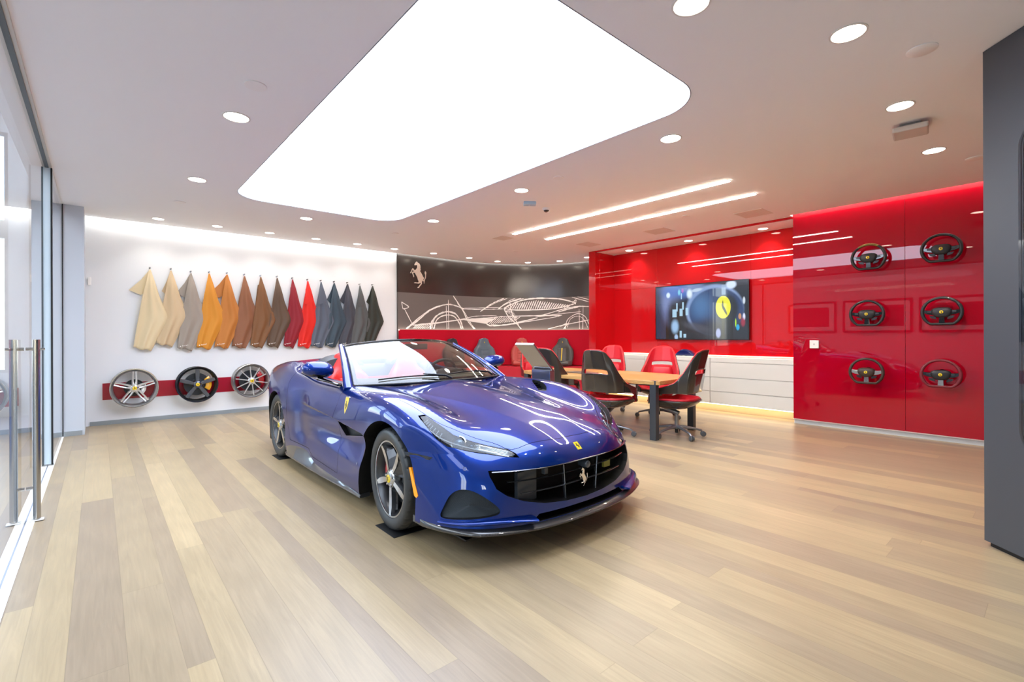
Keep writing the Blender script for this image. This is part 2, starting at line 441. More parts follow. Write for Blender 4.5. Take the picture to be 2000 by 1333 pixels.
M_redgloss2 = mat('red_lacquer', '#c8121a', rough=.5, coat=1.0, coat_rough=.01, spec=0)
bsdf(M_redgloss2).inputs['Coat IOR'].default_value = 1.5
M_redpad = noise_bump(mat('red_upholstery', '#c00c28', rough=.55, spec=.15), 300, .08)
M_tile = mat('grey_tile', '#7b7f8b', rough=.32, spec=.4)
M_glass = thin_glass('clear_glass', (.93, .97, .97), 1.52, 0, 1.25)
M_black = mat('black_rubber', '#101214', rough=.5)
M_steel = mat('brushed_steel', '#b9b8b4', rough=.24, metal=1.0)
M_panel = emitter('light_ceiling_membrane', '#dde9ff', 4.5)
M_warmlamp = emitter('downlight_lens', '#fff3de', 9.0)
M_coolstrip = emitter('cove_led', '#fffdf8', 9.0)
M_warmstrip = emitter('warm_led', '#ffe9c6', 6.5)
M_trimwhite = mat('white_trim', '#e8e6e2', rough=.4)

# floor: oak inside, grey tile beyond the glass
b = MB(); b.add([(WOODX, -6, 0), (9.6, -6, 0), (9.6, 10.2, 0), (WOODX, 10.2, 0)], [(0, 1, 2, 3)]); struct(b.build('floor', M_oak))
b = MB(); b.add([(-9, -6, 0), (WOODX, -6, 0), (WOODX, 12, 0), (-9, 12, 0)], [(0, 1, 2, 3)]); struct(b.build('floor_lobby', M_tile))
b = MB(); b.box(WOODX-.03, -5, 0, WOODX+.015, 8.91, .004); struct(b.build('trim_1', mat('door_track', '#f0f0ec', rough=.3)))

# ceiling with a rounded light opening
def arc_wall(off=0.0):
    K = [(5.0, 9.64), (5.9, 9.64), (6.75, 9.63), (7.45, 9.5), (8.05, 9.25), (8.55, 8.85), (8.9, 8.35), (9.12, 7.75), (9.2, 7.2), (9.2, 6.7)]
    P = bez([(x, y, 0) for x, y in K], 10); out = []
    for i, p in enumerate(P):
        t = (P[min(i+1, len(P)-1)]-P[max(i-1, 0)]).normalized(); n = Vector((-t.y, t.x, 0))
        out.append(p+n*off)
    return out
ARC = arc_wall(0.0)
LP = (1.305, 1.785, 3.565, 7.045)
hole = rrect(LP[2]-LP[0], LP[3]-LP[1], .38, 10, (LP[0]+LP[2])/2, (LP[1]+LP[3])/2)
outer = [(-9, -6), (7.93, -6), (7.93, 2.735), (8.06, 2.735), (8.06, 6.76)] + [(p.x, p.y) for p in reversed(arc_wall(-.10)) if p.y > 6.76] + [(4.99, 9.555), (-.146, 9.555), (-.146, 9.7), (-.7, 9.7), (-.7, 12), (-9, 12)]
outer = [(-.55, -6)]+outer[1:-3]+[(-.70, 9.7), (-.70, 8.91), (-.55, 8.91)]
bm = bmesh.new()
ov = [bm.verts.new((x, y, CH)) for x, y in outer]; hv = [bm.verts.new((x, y, CH)) for x, y in hole]
eds = [bm.edges.new((ov[i], ov[(i+1) % len(ov)])) for i in range(len(ov))]+[bm.edges.new((hv[i], hv[(i+1) % len(hv)])) for i in range(len(hv))]
bmesh.ops.triangle_fill(bm, use_beauty=True, use_dissolve=False, edges=eds)
ext = bmesh.ops.extrude_face_region(bm, geom=list(bm.faces))
bmesh.ops.translate(bm, verts=[g for g in ext['geom'] if isinstance(g, bmesh.types.BMVert)], vec=(0, 0, .06))
bmesh.ops.recalc_face_normals(bm, faces=bm.faces)
me = bpy.data.meshes.new('ceiling'); bm.to_mesh(me); bm.free(); me.materials.append(M_ceil)
ceiling = bpy.data.objects.new('ceiling', me); COL.objects.link(ceiling); struct(ceiling)
# slab above, closing the coves
b = MB(); b.box(-.56, -6, 3.5, 9.8, 10, 3.6); struct(b.build('ceiling_slab', M_ceil))
b = MB(); b.box(-9.2, -6, 5.3, -.5, 12, 5.4); struct(b.build('ceiling_lobby', M_ceil))
b = MB(); b.box(-.60, -6, CH+.03, -.56, 9.7, 5.3); struct(b.build('wall_header', M_ceil))
# luminous stretch ceiling
lp = thing('light_panel', 'huge rounded rectangular luminous white ceiling panel above the blue car', 'ceiling light', ((LP[0]+LP[2])/2, (LP[1]+LP[3])/2, CH))
b = MB(); P = rrect(LP[2]-LP[0]-.016, LP[3]-LP[1]-.016, .375, 12); b.add([(x, y, .012) for x, y in P], [tuple(range(len(P)-1, -1, -1))]); b.build('diffuser', M_panel, lp)
b = MB(); q = rrect(LP[2]-LP[0]-.001, LP[3]-LP[1]-.001, .38, 12); n = len(P)
b.add([(x, y, -.001) for x, y in P]+[(x, y, -.001) for x, y in q]+[(x, y, .014) for x, y in P]+[(x, y, .014) for x, y in q],
      [(i, (i+1) % n, n+(i+1) % n, n+i) for i in range(n)]+[(i, 2*n+i, 2*n+(i+1) % n, (i+1) % n) for i in range(n)]+[(n+i, n+(i+1) % n, 3*n+(i+1) % n, 3*n+i) for i in range(n)])
b.build('frame', mat('grey_trim', '#9a9c9f', rough=.5), lp)

# walls
b = MB(); b.box(-.146, 9.68, 0, 5.0, 9.8, 3.5); struct(b.build('wall_back', M_white))
b = MB(); b.box(-.10, 9.665, 0, 5.0, 9.68, .065); struct(b.build('baseboard_back', M_base))
b = MB(); b.box(-.70, 8.91, 0, -.146, 9.8, 3.5); struct(b.build('wall_pier', M_col))
b = MB(); b.box(-.715, 8.895, 0, -.17, 8.91, .065); struct(b.build('baseboard_pier', M_base))
b = MB(); b.box(-.10, 9.56, CH+.10, 5.0, 9.60, CH+.14); struct(b.build('trim_2', M_coolstrip))      # cove LED
# right wall carcass and red glass panels
b = MB(); b.box(8.10, -6, 0, 8.3, 2.735, 3.5); struct(b.build('wall_right', M_white))
b = MB(); b.box(8.075, -6, 0, 8.10, 2.72, .068); struct(b.build('baseboard_right', mat('white_metal', '#cfd2d2', rough=.35)))
b = MB(); b.box(8.045, -6, .066, 8.10, 2.732, .072); struct(b.build('trim_3', mat('white_edge', '#f4ece6', rough=.4)))
ys = [2.735, 1.387, .037, -1.31, -2.66, -4.0, -6]
for i in range(6):
    b = MB(); b.box(8.06, ys[i+1]+.0015, .075, 8.10, ys[i]-.0015, 3.5)
    o = b.build('wall_panel', M_redgloss, bevel=.001, seg=1); struct(o)
b = MB(); b.box(7.965, -6, CH+.10, 8.0, 2.7, CH+.13); struct(b.build('trim_4', emitter('cove_led_soft', '#fff2e6', 10.0)))
# alcove
ALX = 8.70
b = MB()
b.box(8.05, 6.58, 0, 8.20, 6.76, CH)            # post
b.box(8.05, 2.735, CH-.028, 8.10, 6.60, CH-.001)   # thin fascia
b.box(8.20, 6.58, 0, ALX+.05, 6.66, CH)
struct(b.build('wall_alcove_left', M_redgloss2, bevel=.002, seg=1))
b = MB(); b.box(8.10, 2.735, CH-.030, ALX+.05, 6.58, CH+.06); struct(b.build('ceiling_alcove', M_ceil))
b = MB(); b.box(8.30, 2.60, 0, ALX+.05, 2.735, CH); struct(b.build('wall_alcove_right', M_redgloss2))
seams = [6.58, 5.497, 3.625, 2.735]; zs = [.95, 1.258, 2.345, CH-.030]
for i in range(3):
    for j in range(3):
        b = MB(); b.box(ALX, seams[i+1]+.0012, zs[j]+.0012, ALX+.05, seams[i]-.0012, zs[j+1]-.0012); struct(b.build('wall_panel', M_redgloss2))
b = MB(); b.box(ALX+.05, 2.6, 0, ALX+.12, 6.7, 3.5); struct(b.build('wall_alcove_back', M_redgloss2))
# curved wall
AW = arc_wall(0.0)
def arc_strip(off0, z0, z1, name, mt, i0=0, i1=None, thick=.05, slope=0):
    A = arc_wall(off0)[i0:i1]; Bq = arc_wall(off0+thick)[i0:i1]
    rows = [[(p.x, p.y, z) for p in A] for z in (z0, z1)]
    b = MB(); b.grid([[(p.x, p.y, z0) for p in Bq], rows[0], rows[1], [(p.x, p.y, z1) for p in Bq]], closeu=True)
    return b.build(name, mt, smooth=30)
M_muraldark = mat('mural_dark_lacquer', '#37322f', rough=.22, coat=.5, coat_rough=.18)
M_muralgrey = mat('mural_taupe', '#6a625e', rough=.55)
struct(arc_strip(0, 2.33, 3.5, 'wall_mural_upper', M_muraldark))
struct(arc_strip(0, 0, 2.33, 'wall_mural_lower', M_muralgrey))
struct(arc_strip(-.085, CH+.05, CH+.09, 'trim_5', M_coolstrip, thick=.03))
# red padded dado and bench plinth in front of the curved wall
for k, (i0, i1) in enumerate(((0, 32), (32, 55), (55, 91))):
    o = arc_strip(-.09, .62, 1.50, 'wall_pad', M_redpad, i0, i1+1, thick=.05)
    md = o.modifiers.new('b', 'BEVEL'); md.width = .012; md.segments = 2; struct(o)
struct(arc_strip(-.05, 1.488, 1.497, 'trim_6', emitter('dado_led', '#fff0e0', 5.0), thick=.03))
struct(arc_strip(-.62, 0.0, .60, 'wall_bench', mat('red_bench', '#d23040', rough=.4), thick=.6))
# sketch on the mural: chalk-like raised strokes
exec_STROKES = None
STROKES = [(2,[(0.091,2.115),(0.128,1.957)]),(2,[(0.128,1.957),(0.268,2.008),(0.091,2.115)]),(2,[(0.153,1.981),(0.369,1.607)]),(3.2,[(0.202,1.52),(0.474,1.69),(0.796,1.933),(1.101,2.063),(1.361,2.11),(1.595,2.069),(1.768,2.008)]),(2.2,[(0.24,1.548),(0.58,1.809),(0.905,2.008),(1.245,2.098),(1.536,2.085),(1.711,2.031)]),(2,[(1.768,2.008),(2.335,2.017),(2.831,2.042)]),(1.4,[(1.711,2.031),(2.166,2.049),(2.777,2.078)]),(4,[(0.821,1.518),(0.877,1.697),(1.044,1.856),(1.302,1.936),(1.536,1.894)]),(2.5,[(1.536,1.894),(1.68,1.711),(1.743,1.524)]),(3,[(0.917,1.519),(1.015,1.747),(1.244,1.849),(1.477,1.831),(1.622,1.685),(1.694,1.524)]),(1.5,[(0.862,1.518),(0.96,1.782),(1.187,1.909),(1.419,1.923),(1.608,1.809),(1.715,1.561)]),(1.5,[(1.265,2.069),(1.286,1.521)]),(1.5,[(1.324,2.218),(1.336,1.522)]),(2.4,[(1.464,2.323),(1.711,2.011),(1.881,1.714),(2.051,1.526)]),(2,[(1.58,2.156),(1.796,1.913),(1.967,1.652),(2.08,1.526)]),(2.5,[(0.369,1.6),(0.849,1.637),(1.301,1.7),(1.767,1.757),(2.39,1.802),(2.939,1.85),(3.734,1.868),(4.369,1.873)]),(1.5,[(0.5,1.625),(1.015,1.671),(1.652,1.755),(2.109,1.844),(2.667,1.868)]),(3,[(2.389,1.656),(2.555,1.605),(3.073,1.667),(3.734,1.813)]),(2,[(2.5,1.631),(2.938,1.63),(3.47,1.72),(4.156,1.824),(4.37,1.878)]),(2.5,[(2.222,1.961),(2.53,2.161),(2.86,2.311)]),(1.6,[(2.279,2.001),(2.64,2.189),(2.954,2.313)]),(2.5,[(2.695,2.022),(2.94,2.195),(3.314,2.317)]),(1.6,[(2.777,2.088),(3.021,2.209),(3.38,2.311)]),(1.5,[(2.967,2.235),(3.155,2.315)]),(3,[(2.859,2.05),(2.993,1.829),(3.206,1.646)]),(3,[(3.021,2.196),(3.074,1.935),(3.246,1.62)]),(2,[(3.206,1.646),(3.312,1.528)]),(2,[(3.047,2.039),(2.94,2.09),(2.885,1.985),(3.02,1.96)]),(3.5,[(2.859,2.05),(3.021,2.144),(3.34,2.264),(3.735,2.315),(4.264,2.291),(4.642,2.201),(4.724,2.159)]),(3,[(4.724,2.159),(4.397,2.08),(3.998,2.031),(3.207,2.014),(2.859,2.05)]),(2,[(4.642,2.175),(4.738,2.249),(4.724,2.134)]),(2.5,[(3.734,1.855),(3.997,1.918),(4.397,2.028),(4.751,2.082),(5.098,2.069)]),(3,[(4.263,1.953),(4.532,2.024),(4.807,2.072)]),(1.6,[(3.681,1.829),(4.263,1.906),(4.875,1.95)]),(1.6,[(4.449,1.522),(4.504,1.741),(4.668,1.866),(4.834,1.9),(4.999,1.807),(5.088,1.628)]),(1.4,[(4.503,1.56),(4.586,1.765),(4.778,1.838),(4.944,1.758),(5.054,1.553)]),(1.3,[(4.82,2.015),(4.832,1.518)]),(1.3,[(4.931,2.063),(4.921,1.517)]),(1.6,[(4.629,2.317),(5.098,2.182)]),(1.6,[(4.78,2.324),(5.099,2.238)]),(2,[(3.996,1.525),(4.395,1.618),(5.097,1.742)]),(2.5,[(4.315,1.588),(4.504,1.663),(4.409,1.522)]),(3.0,[(3.123,2.181),(3.026,2.048)]),(3.0,[(3.181,2.19),(3.085,2.046)]),(3.0,[(3.24,2.199),(3.144,2.043)]),(3.0,[(3.298,2.208),(3.202,2.04)]),(3.0,[(3.356,2.216),(3.26,2.037)]),(3.0,[(3.414,2.225),(3.319,2.034)]),(3.0,[(3.472,2.233),(3.377,2.031)]),(3.0,[(3.53,2.241),(3.435,2.028)]),(3.0,[(3.588,2.249),(3.493,2.025)]),(3.0,[(3.646,2.257),(3.55,2.028)]),(3.0,[(3.704,2.265),(3.608,2.03)]),(3.0,[(3.761,2.256),(3.666,2.033)]),(3.0,[(3.819,2.247),(3.724,2.036)]),(3.0,[(3.877,2.238),(3.782,2.039)]),(3.0,[(3.935,2.229),(3.84,2.041)]),(3.0,[(3.993,2.219),(3.897,2.044)]),(3.0,[(4.051,2.21),(3.955,2.046)]),(3.0,[(4.109,2.2),(4.013,2.048)]),(3.0,[(4.168,2.191),(4.072,2.05)]),(3.0,[(4.226,2.181),(4.13,2.052)]),(3.0,[(4.285,2.171),(4.188,2.054)]),(3.0,[(4.344,2.161),(4.247,2.056)]),(3.0,[(4.403,2.151),(4.306,2.058)]),(3.0,[(4.462,2.141),(4.365,2.06)]),(3.0,[(4.522,2.131),(4.424,2.061)]),(3.0,[(4.582,2.121),(4.483,2.063)]),(1.8,[(2.639,1.826),(2.445,1.638)]),(1.8,[(2.699,1.828),(2.506,1.645)]),(1.8,[(2.76,1.83),(2.567,1.652)]),(1.8,[(2.82,1.832),(2.627,1.659)]),(1.8,[(2.88,1.834),(2.688,1.666)]),(1.8,[(2.939,1.835),(2.748,1.672)]),(1.8,[(2.998,1.837),(2.808,1.679)]),(1.8,[(3.057,1.839),(2.868,1.686)]),(1.8,[(3.116,1.84),(2.928,1.693)]),(1.8,[(3.175,1.842),(2.987,1.7)]),(1.8,[(3.233,1.843),(3.046,1.706)]),(1.8,[(3.291,1.845),(3.105,1.713)]),(1.5,[(0.487,1.616),(0.369,1.522)]),(1.5,[(0.534,1.618),(0.416,1.522)]),(1.5,[(0.582,1.621),(0.463,1.522)]),(1.5,[(0.63,1.623),(0.51,1.523)]),(1.5,[(0.678,1.626),(0.558,1.523)]),(1.5,[(0.727,1.628),(0.605,1.523)]),(1.5,[(0.775,1.631),(0.654,1.524)]),(1.5,[(0.824,1.633),(0.702,1.524)]),(1.5,[(0.874,1.636),(0.751,1.525)]),(1.5,[(2.899,1.985),(3.074,2.026)]),(1.5,[(2.937,1.954),(3.095,1.995)]),(1.5,[(2.974,1.923),(3.117,1.964)]),(1.5,[(3.012,1.892),(3.138,1.932)]),(1.5,[(3.049,1.861),(3.159,1.901)]),(1.5,[(3.087,1.83),(3.18,1.869)]),(1.5,[(3.124,1.798),(3.201,1.838)])]
FILLS = [[(1.738,1.749),(2.334,1.791),(2.666,1.795),(2.5,1.721),(2.389,1.656),(1.995,1.703)]]
def arc_frame():
    P = arc_wall(0.0); S_ = [0]
    for i in range(1, len(P)): S_.append(S_[-1]+(P[i]-P[i-1]).length)
    return P, S_
AP, AS = arc_frame()
def on_arc(s, z, off=0.0):
    s = max(0, min(AS[-1]-1e-4, s)); i = max(j for j in range(len(AS)) if AS[j] <= s); i = min(i, len(AP)-2)
    t = (s-AS[i])/(AS[i+1]-AS[i]); p = AP[i].lerp(AP[i+1], t); d = (AP[i+1]-AP[i]).normalized(); n = Vector((d.y, -d.x, 0))
    return p+n*off+Vector((0, 0, z)), d, n
random.seed(4)
b = MB()
for w, pts in STROKES:
    C = bez([(s, z, 0) for s, z in pts], 8 if len(pts) > 2 else 6); hw = w*.0048
    rows = []
    for i, p in enumerate(C):
        t = (C[min(i+1, len(C)-1)]-C[max(i-1, 0)]).normalized(); q = Vector((-t.y, t.x, 0)); k = hw*(.55+.7*random.random())*(.5 if i in (0, len(C)-1) else 1)
        a = p+q*k; c = p-q*k
        if p.y > 2.325: a.y = min(a.y, 2.328); c.y = min(c.y, 2.328)
        rows.append([on_arc(min(max(v_.x, .01), AS[-1]), max(1.515, v_.y), o_)[0] for v_, o_ in ((a, .0005), (a, .004), (c, .004), (c, .0005))])
    b.grid(rows)
for P in FILLS: b.add([on_arc(s, z, .0035)[0] for s, z in P], [tuple(range(len(P)))])
tag(b.build('wall_sketch', mat('chalk_white', '#f3efe9', rough=.8)), 'white hand-drawn racing car line sketch across the grey band of the curved wall', 'wall drawing')
p_, d_, n_ = on_arc(.515, 2.75, .004)
b = MB(); horse(b, frame(p_, d_, None, n_), .42, .60, .012)
tag(b.build('horse_emblem', mat('emblem_cream', '#e9dccd', rough=.35, metal=.2)), 'cream prancing horse emblem on the dark upper part of curved wall', 'emblem')
b = MB(); b.box(-9.3, 9.68, 0, -.7, 9.8, 3.5); 
# lobby beyond the glass: outer walls with tall windows, and the wall behind the camera
def window_wall(n0, axis, pos, a0, a1, openings, z0, z1, mt, H=3.5, th=.18):
    b = MB(); cur = a0; k = n0
    def bx(p, q, zz0, zz1, mb=b, d0=0, d1=th):
        if axis == 'x': mb.box(pos+d0, p, zz0, pos+d1, q, zz1)
        else: mb.box(p, pos+d0, zz0, q, pos+d1, zz1)
    for (p, q) in openings:
        bx(cur, p, 0, H); bx(p, q, 0, z0); bx(p, q, z1, H); cur = q
        f = MB(); w = .05
        for (s0, s1, t0, t1) in ((p, q, z0, z0+w), (p, q, z1-w, z1), (p, p+w, z0+w, z1-w), (q-w, q, z0+w, z1-w), ((p+q)/2-w/2, (p+q)/2+w/2, z0+w, z1-w), (p+w, q-w, 3.05 if z1 > 4 else (z0+z1)*.6, 3.36 if z1 > 4 else (z0+z1)*.6+w)):
            bx(s0, s1, t0, t1, f, .05, .11)
        struct(f.build('window_%d' % k, M_alu)); k += 1
    bx(cur, a1, 0, H)
    return b.build('wall_lobby', mt), k
M_alu = mat('window_frame_grey', '#8d9296', rough=.4, metal=.4)
M_lobby = mat('lobby_paint', '#b5b6b8', rough=.7)
w1, k = window_wall(1, 'x', -9.0, -6, 12, [(-3.4, -1.4)], .9, 3.0, M_lobby, H=5.3); struct(w1)
w2, k = window_wall(k, 'y', 11.8, -9, -.7, [(-8.4, -5.4), (-4.9, -1.16)], .75, 4.85, M_lobby, H=5.3); w2.name = 'wall_lobby_end'; struct(w2)
w3, k = window_wall(k, 'y', -6.18, -9, 9.8, [(-5.5, -4.0)], .9, 2.6, mat('front_wall_grey', '#8b8b8d', rough=.7), H=5.3); w3.name = 'wall_front'; struct(w3)
b = MB(); b.box(-7.2, -2, 5.24, -2.2, 9, 5.28); struct(b.build('ceiling_lobby_fill', emitter('lobby_fill_glow', '#eef4ff', 2.4)))  # unseen glowing panel, added as fill to brighten the showroom ceiling
for y0, lab in ((6.75, 'framed dark picture on the far lobby wall, the one nearest the lobby windows'), (4.1, 'framed dark picture on the far lobby wall, the middle one'), (1.5, 'framed dark picture on the far lobby wall, the one farthest from the lobby windows')):
    t = thing('wall_picture', lab, 'picture', (-8.81, y0+1.15, 2.15), 0, 'framed pictures on the lobby wall')
    b = MB()
    for a in ((-1.2, -.7, -1.12, .7), (1.12, -.7, 1.2, .7), (-1.12, .62, 1.12, .7), (-1.12, -.7, 1.12, -.62)): b.box(0.001, a[0], a[1], .04, a[2], a[3])
    b.build('frame', mat('picture_frame', '#3a3a3c', rough=.4), t); MB().box(.002, -1.12, -.62, .012, 1.12, .62).build('mount', mat('picture_mount', '#c9c9c9', rough=.7), t); MB().box(.012, -.92, -.44, .015, .92, .44).build('print', mat('picture_dark', '#33363c', rough=.4), t)
# sliding glass wall on the left
door = thing('glass_door', 'clear frameless glass door leaf at left carrying two steel pull bars', 'glass door', (-.405, 1.5, 0))
MB().add([(0, -5.5, .01), (0, 5.49, .01), (0, 5.49, CH-.035), (0, -5.5, CH-.035)], [(0, 1, 2, 3)]).build('glass_leaf', M_glass, door)
o = MB().add([(-.366, 7.04, .01), (-.366, 8.9, .01), (-.366, 8.9, CH-.03), (-.366, 7.04, CH-.03)], [(0, 1, 2, 3)]).build('glass_pane', thin_glass('pane_glass', (.90, .92, .93), 1.52, 0, 1.0))
tag(o, 'narrow clear glass pane between the glass door and grey pier', 'glass pane')
b = MB(); b.box(-.373, 8.895, 0, -.361, 8.91, CH); struct(b.build('trim_7', M_black))
b = MB(); b.box(-.52, -5, CH-.022, -.37, 8.91, CH+.001); struct(b.build('trim_8', mat('head_track', '#c9c5bd', rough=.4, metal=.3)))
b = MB(); b.box(-.42, -5, CH-.032, -.39, 8.9, CH-.021); struct(b.build('trim_9', mat('track_dark', '#555a5c', rough=.4, metal=.5)))
fin = thing('door_post', 'tall slim glass side light with black edges between the door and narrow pane', 'door post', (-.45, 7.0, 0))
MB().box(-.075, -.012, .02, .075, .012, CH-.03).build('glass_leaf', mat('sky_reflection_glass', '#cfe0ea', rough=.08, coat=1, emit='#cfe4f0', strength=0.0), fin)  # pale blue base colour paints in the sky mirrored by the glass
for s in (-1, 1): MB().box(s*.08-.007, -.02, .01, s*.08+.007, .02, CH-.03).build('edge_seal', M_black, fin)
MB().box(-.09, -.03, 0, .09, .03, .012).build('floor_shoe', M_steel, fin)
# pull bars
for x in (-.445, -.345):
    sgn = 1 if x < -.4 else -1; X0 = x+.405; Y0 = 4.96-1.5
    h = MB().tube([(X0, Y0, .018), (X0, Y0, 1.335)], .0215, 24).build('pull_bar', M_steel, door, smooth=40)
    for z in (1.265, .245):
        MB().tube([(X0-sgn*.012 if z > 1 else X0, Y0, z), (X0+sgn*(.036 if x < -.4 else .056), Y0, z)], .0125, 16).build('standoff', M_steel, h, smooth=40)
    MB().tube([(X0-sgn*.045, Y0, 1.265), (X0, Y0, 1.265)], .009, 12).build('bolt', M_steel, h, smooth=40)
    MB().box(X0-.038, Y0-.03, .0045, X0+.038, Y0+.03, .012).build('end_plate', mat('plate_white', '#e0dfdb', rough=.4), h, bevel=.002)

# ------------------------------------------------------------------ ceiling fittings
M_ring = mat('downlight_ring', '#dedbd5', rough=.4)
def downlight(x, y, r, label, z=CH, power=0, tilt=None, group='recessed ceiling downlights'):
    t = thing('downlight', label, 'downlight', (x, y, z), 0, group)
    MB().lathe([(r*1.14, .0), (r*1.12, -.004), (r, -.005), (r*.97, .0), (r*.97, .003)], 36).build('trim_ring', M_ring, t, smooth=40)
    MB().disc(r*.975, -.0015, 36).build('lens', M_warmlamp, t)
    if power:
        ld = bpy.data.lights.new('lamp', 'SPOT'); ld.energy = power; ld.spot_size = radians(100); ld.spot_blend = .7; ld.shadow_soft_size = .05; ld.color = (1, .95, .88)
        lo = bpy.data.objects.new('lamp', ld); COL.objects.link(lo); lo.parent = t; lo.location = (0, 0, -.012)
        if tilt: lo.rotation_euler = tilt
    return t
DL = [
 (.867, 4.473, .092, 'downlight left of the light panel, the nearer of the two beside its long left edge', 25, None),
 (.867, 6.541, .088, 'downlight left of the light panel, the farther of the two beside its long left edge', 25, None),
 (.70, 9.09, .072, 'small downlight over the first cream hide, leftmost of the row along the white wall', 30, 1),
 (1.48, 9.09, .072, 'small downlight above the mustard orange hides near the white wall', 30, 1),
 (2.27, 9.09, .072, 'small downlight above the brown hides near the white wall', 30, 1),
 (2.42, 7.62, .085, 'downlight just past the far end of the light panel', 22, None),
 (3.06, 9.09, .072, 'small downlight above the bright red hide near the white wall', 30, 1),
 (3.85, 9.09, .072, 'small downlight above the dark blue-grey hides near the white wall', 30, 1),
 (4.65, 9.10, .072, 'small downlight where the white wall meets the dark curved wall', 26, 1),
 (3.995, 6.506, .085, 'downlight beyond the far right corner of the light panel', 22, None),
 (3.995, 4.434, .085, 'downlight right of the light panel, near the blue ceiling sensor', 22, None),
 (3.995, 2.378, .088, 'downlight right of the light panel, nearest its rounded right corner', 22, None),
 (3.418, .852, .088, 'downlight at top right between the light panel and the near smoke detector', 20, None),
 (2.461, 1.338, .092, 'downlight at the top edge of the photo, cut off by the frame', 20, None),
 (4.816, .856, .085, 'downlight beside the square ceiling speaker box', 20, None),
 (6.234, .847, .085, 'downlight closest to the red wall with steering wheels', 18, 2),
 (5.553, 9.04, .070, 'small downlight in front of the horse emblem, first of the curved row', 14, None),
 (6.508, 9.04, .070, 'second small downlight of the curved row from the white wall', 14, None),
 (7.338, 9.02, .070, 'third small downlight of the curved row from the white wall', 14, None),
 (8.034, 8.688, .070, 'fourth small downlight of the curved row from the white wall', 14, None),
 (8.463, 8.019, .070, 'fifth small downlight of the curved row from the white wall', 14, None),
 (8.571, 7.243, .070, 'last small downlight of the curved row, beside the red post', 14, None)]
for x, y, r, lab, pw, tl in DL:
    downlight(x, y, r, lab, power=pw*(.35 if tl == 1 else (3.6 if x > 4.5 and y < 6 else 1.0)), tilt=(radians(18), 0, 0) if tl == 1 else ((0, radians(-18), 0) if tl == 2 else None))
for y, lab in ((5.985, 'downlight in the red alcove soffit, leftmost of three'), (4.656, 'downlight in the red alcove soffit, middle one over the television'), (3.315, 'downlight in the red alcove soffit, rightmost of three')):
    downlight(8.43, y, .075, lab, z=CH-.030, power=13, tilt=(0, radians(-14), 0))
for (x0, x1, y0, y1, lab) in ((5.557, 5.623, 2.58, 6.41, 'long linear ceiling light, the one nearer the luminous panel'), (6.333, 6.399, 2.60, 6.37, 'long linear ceiling light, the one nearer the red alcove')):
    t = thing('linear_light', lab, 'ceiling light', ((x0+x1)/2, (y0+y1)/2, CH), 0, 'linear ceiling lights'); w = (x1-x0)/2; h = (y1-y0)/2
    MB().box(-w, -h, -.010, w, h, -.002).build('diffuser', emitter('linear_led', '#fff4e4', 34.0), t)
    b = MB(); b.box(-w-.008, -h-.008, -.004, -w, h+.008, .002); b.box(w, -h-.008, -.004, w+.008, h+.008, .002); b.box(-w, -h-.008, -.004, w, -h, .002); b.box(-w, h, -.004, w, h+.008, .002); b.build('frame', M_ring, t)
M_vent = mat('vent_grey', '#e2d9d0', rough=.6)
for x, y, sx, sy, lab in ((7.37, 6.19, .42, .30, 'flat grey ceiling vent nearest the curved wall'), (7.38, 4.62, .40, .40, 'flat grey ceiling vent in the middle of the alcove front'), (7.39, 3.04, .42, .40, 'flat grey ceiling vent closest to the camera'), (5.68, 6.82, .28, .30, 'faint square ceiling vent left of the linear lights')):
    t = thing('ceiling_vent', lab, 'vent', (x, y, CH), 0, 'flat ceiling vents')
    b = MB(); 
    for k in range(9):
        yy = -sy/2+.02+(sy-.04)*k/8; b.box(-sx/2+.01, yy-.012, -.0048, sx/2-.01, yy+.012, -.004)
    MB().box(-sx/2, -sy/2, -.004, sx/2, sy/2, .002).build('plate', M_vent, t); b.build('slats', M_vent, t)
M_cap = mat('cap_white', '#f6f3f0', rough=.5)
for x, y, r, lab in ((.863, 3.82, .075, 'flat round ceiling cover plate left of the light panel, the near one'), (.832, 7.783, .07, 'flat round ceiling cover plate near the white wall, the far left one'), (3.996, 3.80, .06, 'flat round ceiling cover plate right of the light panel'), (3.973, .595, .08, 'flat round ceiling cover plate at top right, the largest in view'), (6.833, .606, .08, 'flat round ceiling cover plate just above the red wall'), (6.758, 3.768, .06, 'flat round ceiling cover plate between two grey vents'), (6.764, 7.70, .06, 'flat round ceiling cover plate near the curved wall'), (3.96, 7.716, .06, 'flat round ceiling cover plate beyond the light panel far corner')):
    o = MB().lathe([(0, -.007), (r*.97, -.007), (r, -.005), (r, .001), (r*.8, .001)], 32).build('ceiling_cover', M_cap, smooth=40, loc=(x, y, CH)); tag(o, lab, 'ceiling cover', 'round ceiling cover plates')
t = thing('ceiling_speaker', 'square white box speaker hanging under the ceiling at right', 'speaker', (5.331, .878, CH), radians(8))
MB().box(-.12, -.12, -.075, .12, .12, -.028).build('housing', mat('speaker_white', '#d2c8bf', rough=.5), t, bevel=.012); MB().box(-.07, -.07, -.03, .07, .07, .0).build('bracket', mat('bracket_grey', '#8a8580', rough=.5), t)
t = thing('ceiling_sensor', 'small pale blue square sensor on the ceiling beside a downlight', 'sensor', (4.43, 4.75, CH), radians(-38))
MB().box(-.085, -.05, -.045, .085, .05, 0).build('housing', mat('pale_blue_plastic', '#b5d3ea', rough=.3), t, bevel=.008); MB().lathe([(0, -.05), (.012, -.048), (.013, -.04)], 16).build('lens', mat('sensor_lens', '#f4f6f8', rough=.1), t, smooth=60)
t = thing('ceiling_camera', 'small dome security camera on ceiling with dark lens', 'camera', (4.83, 4.83, CH))
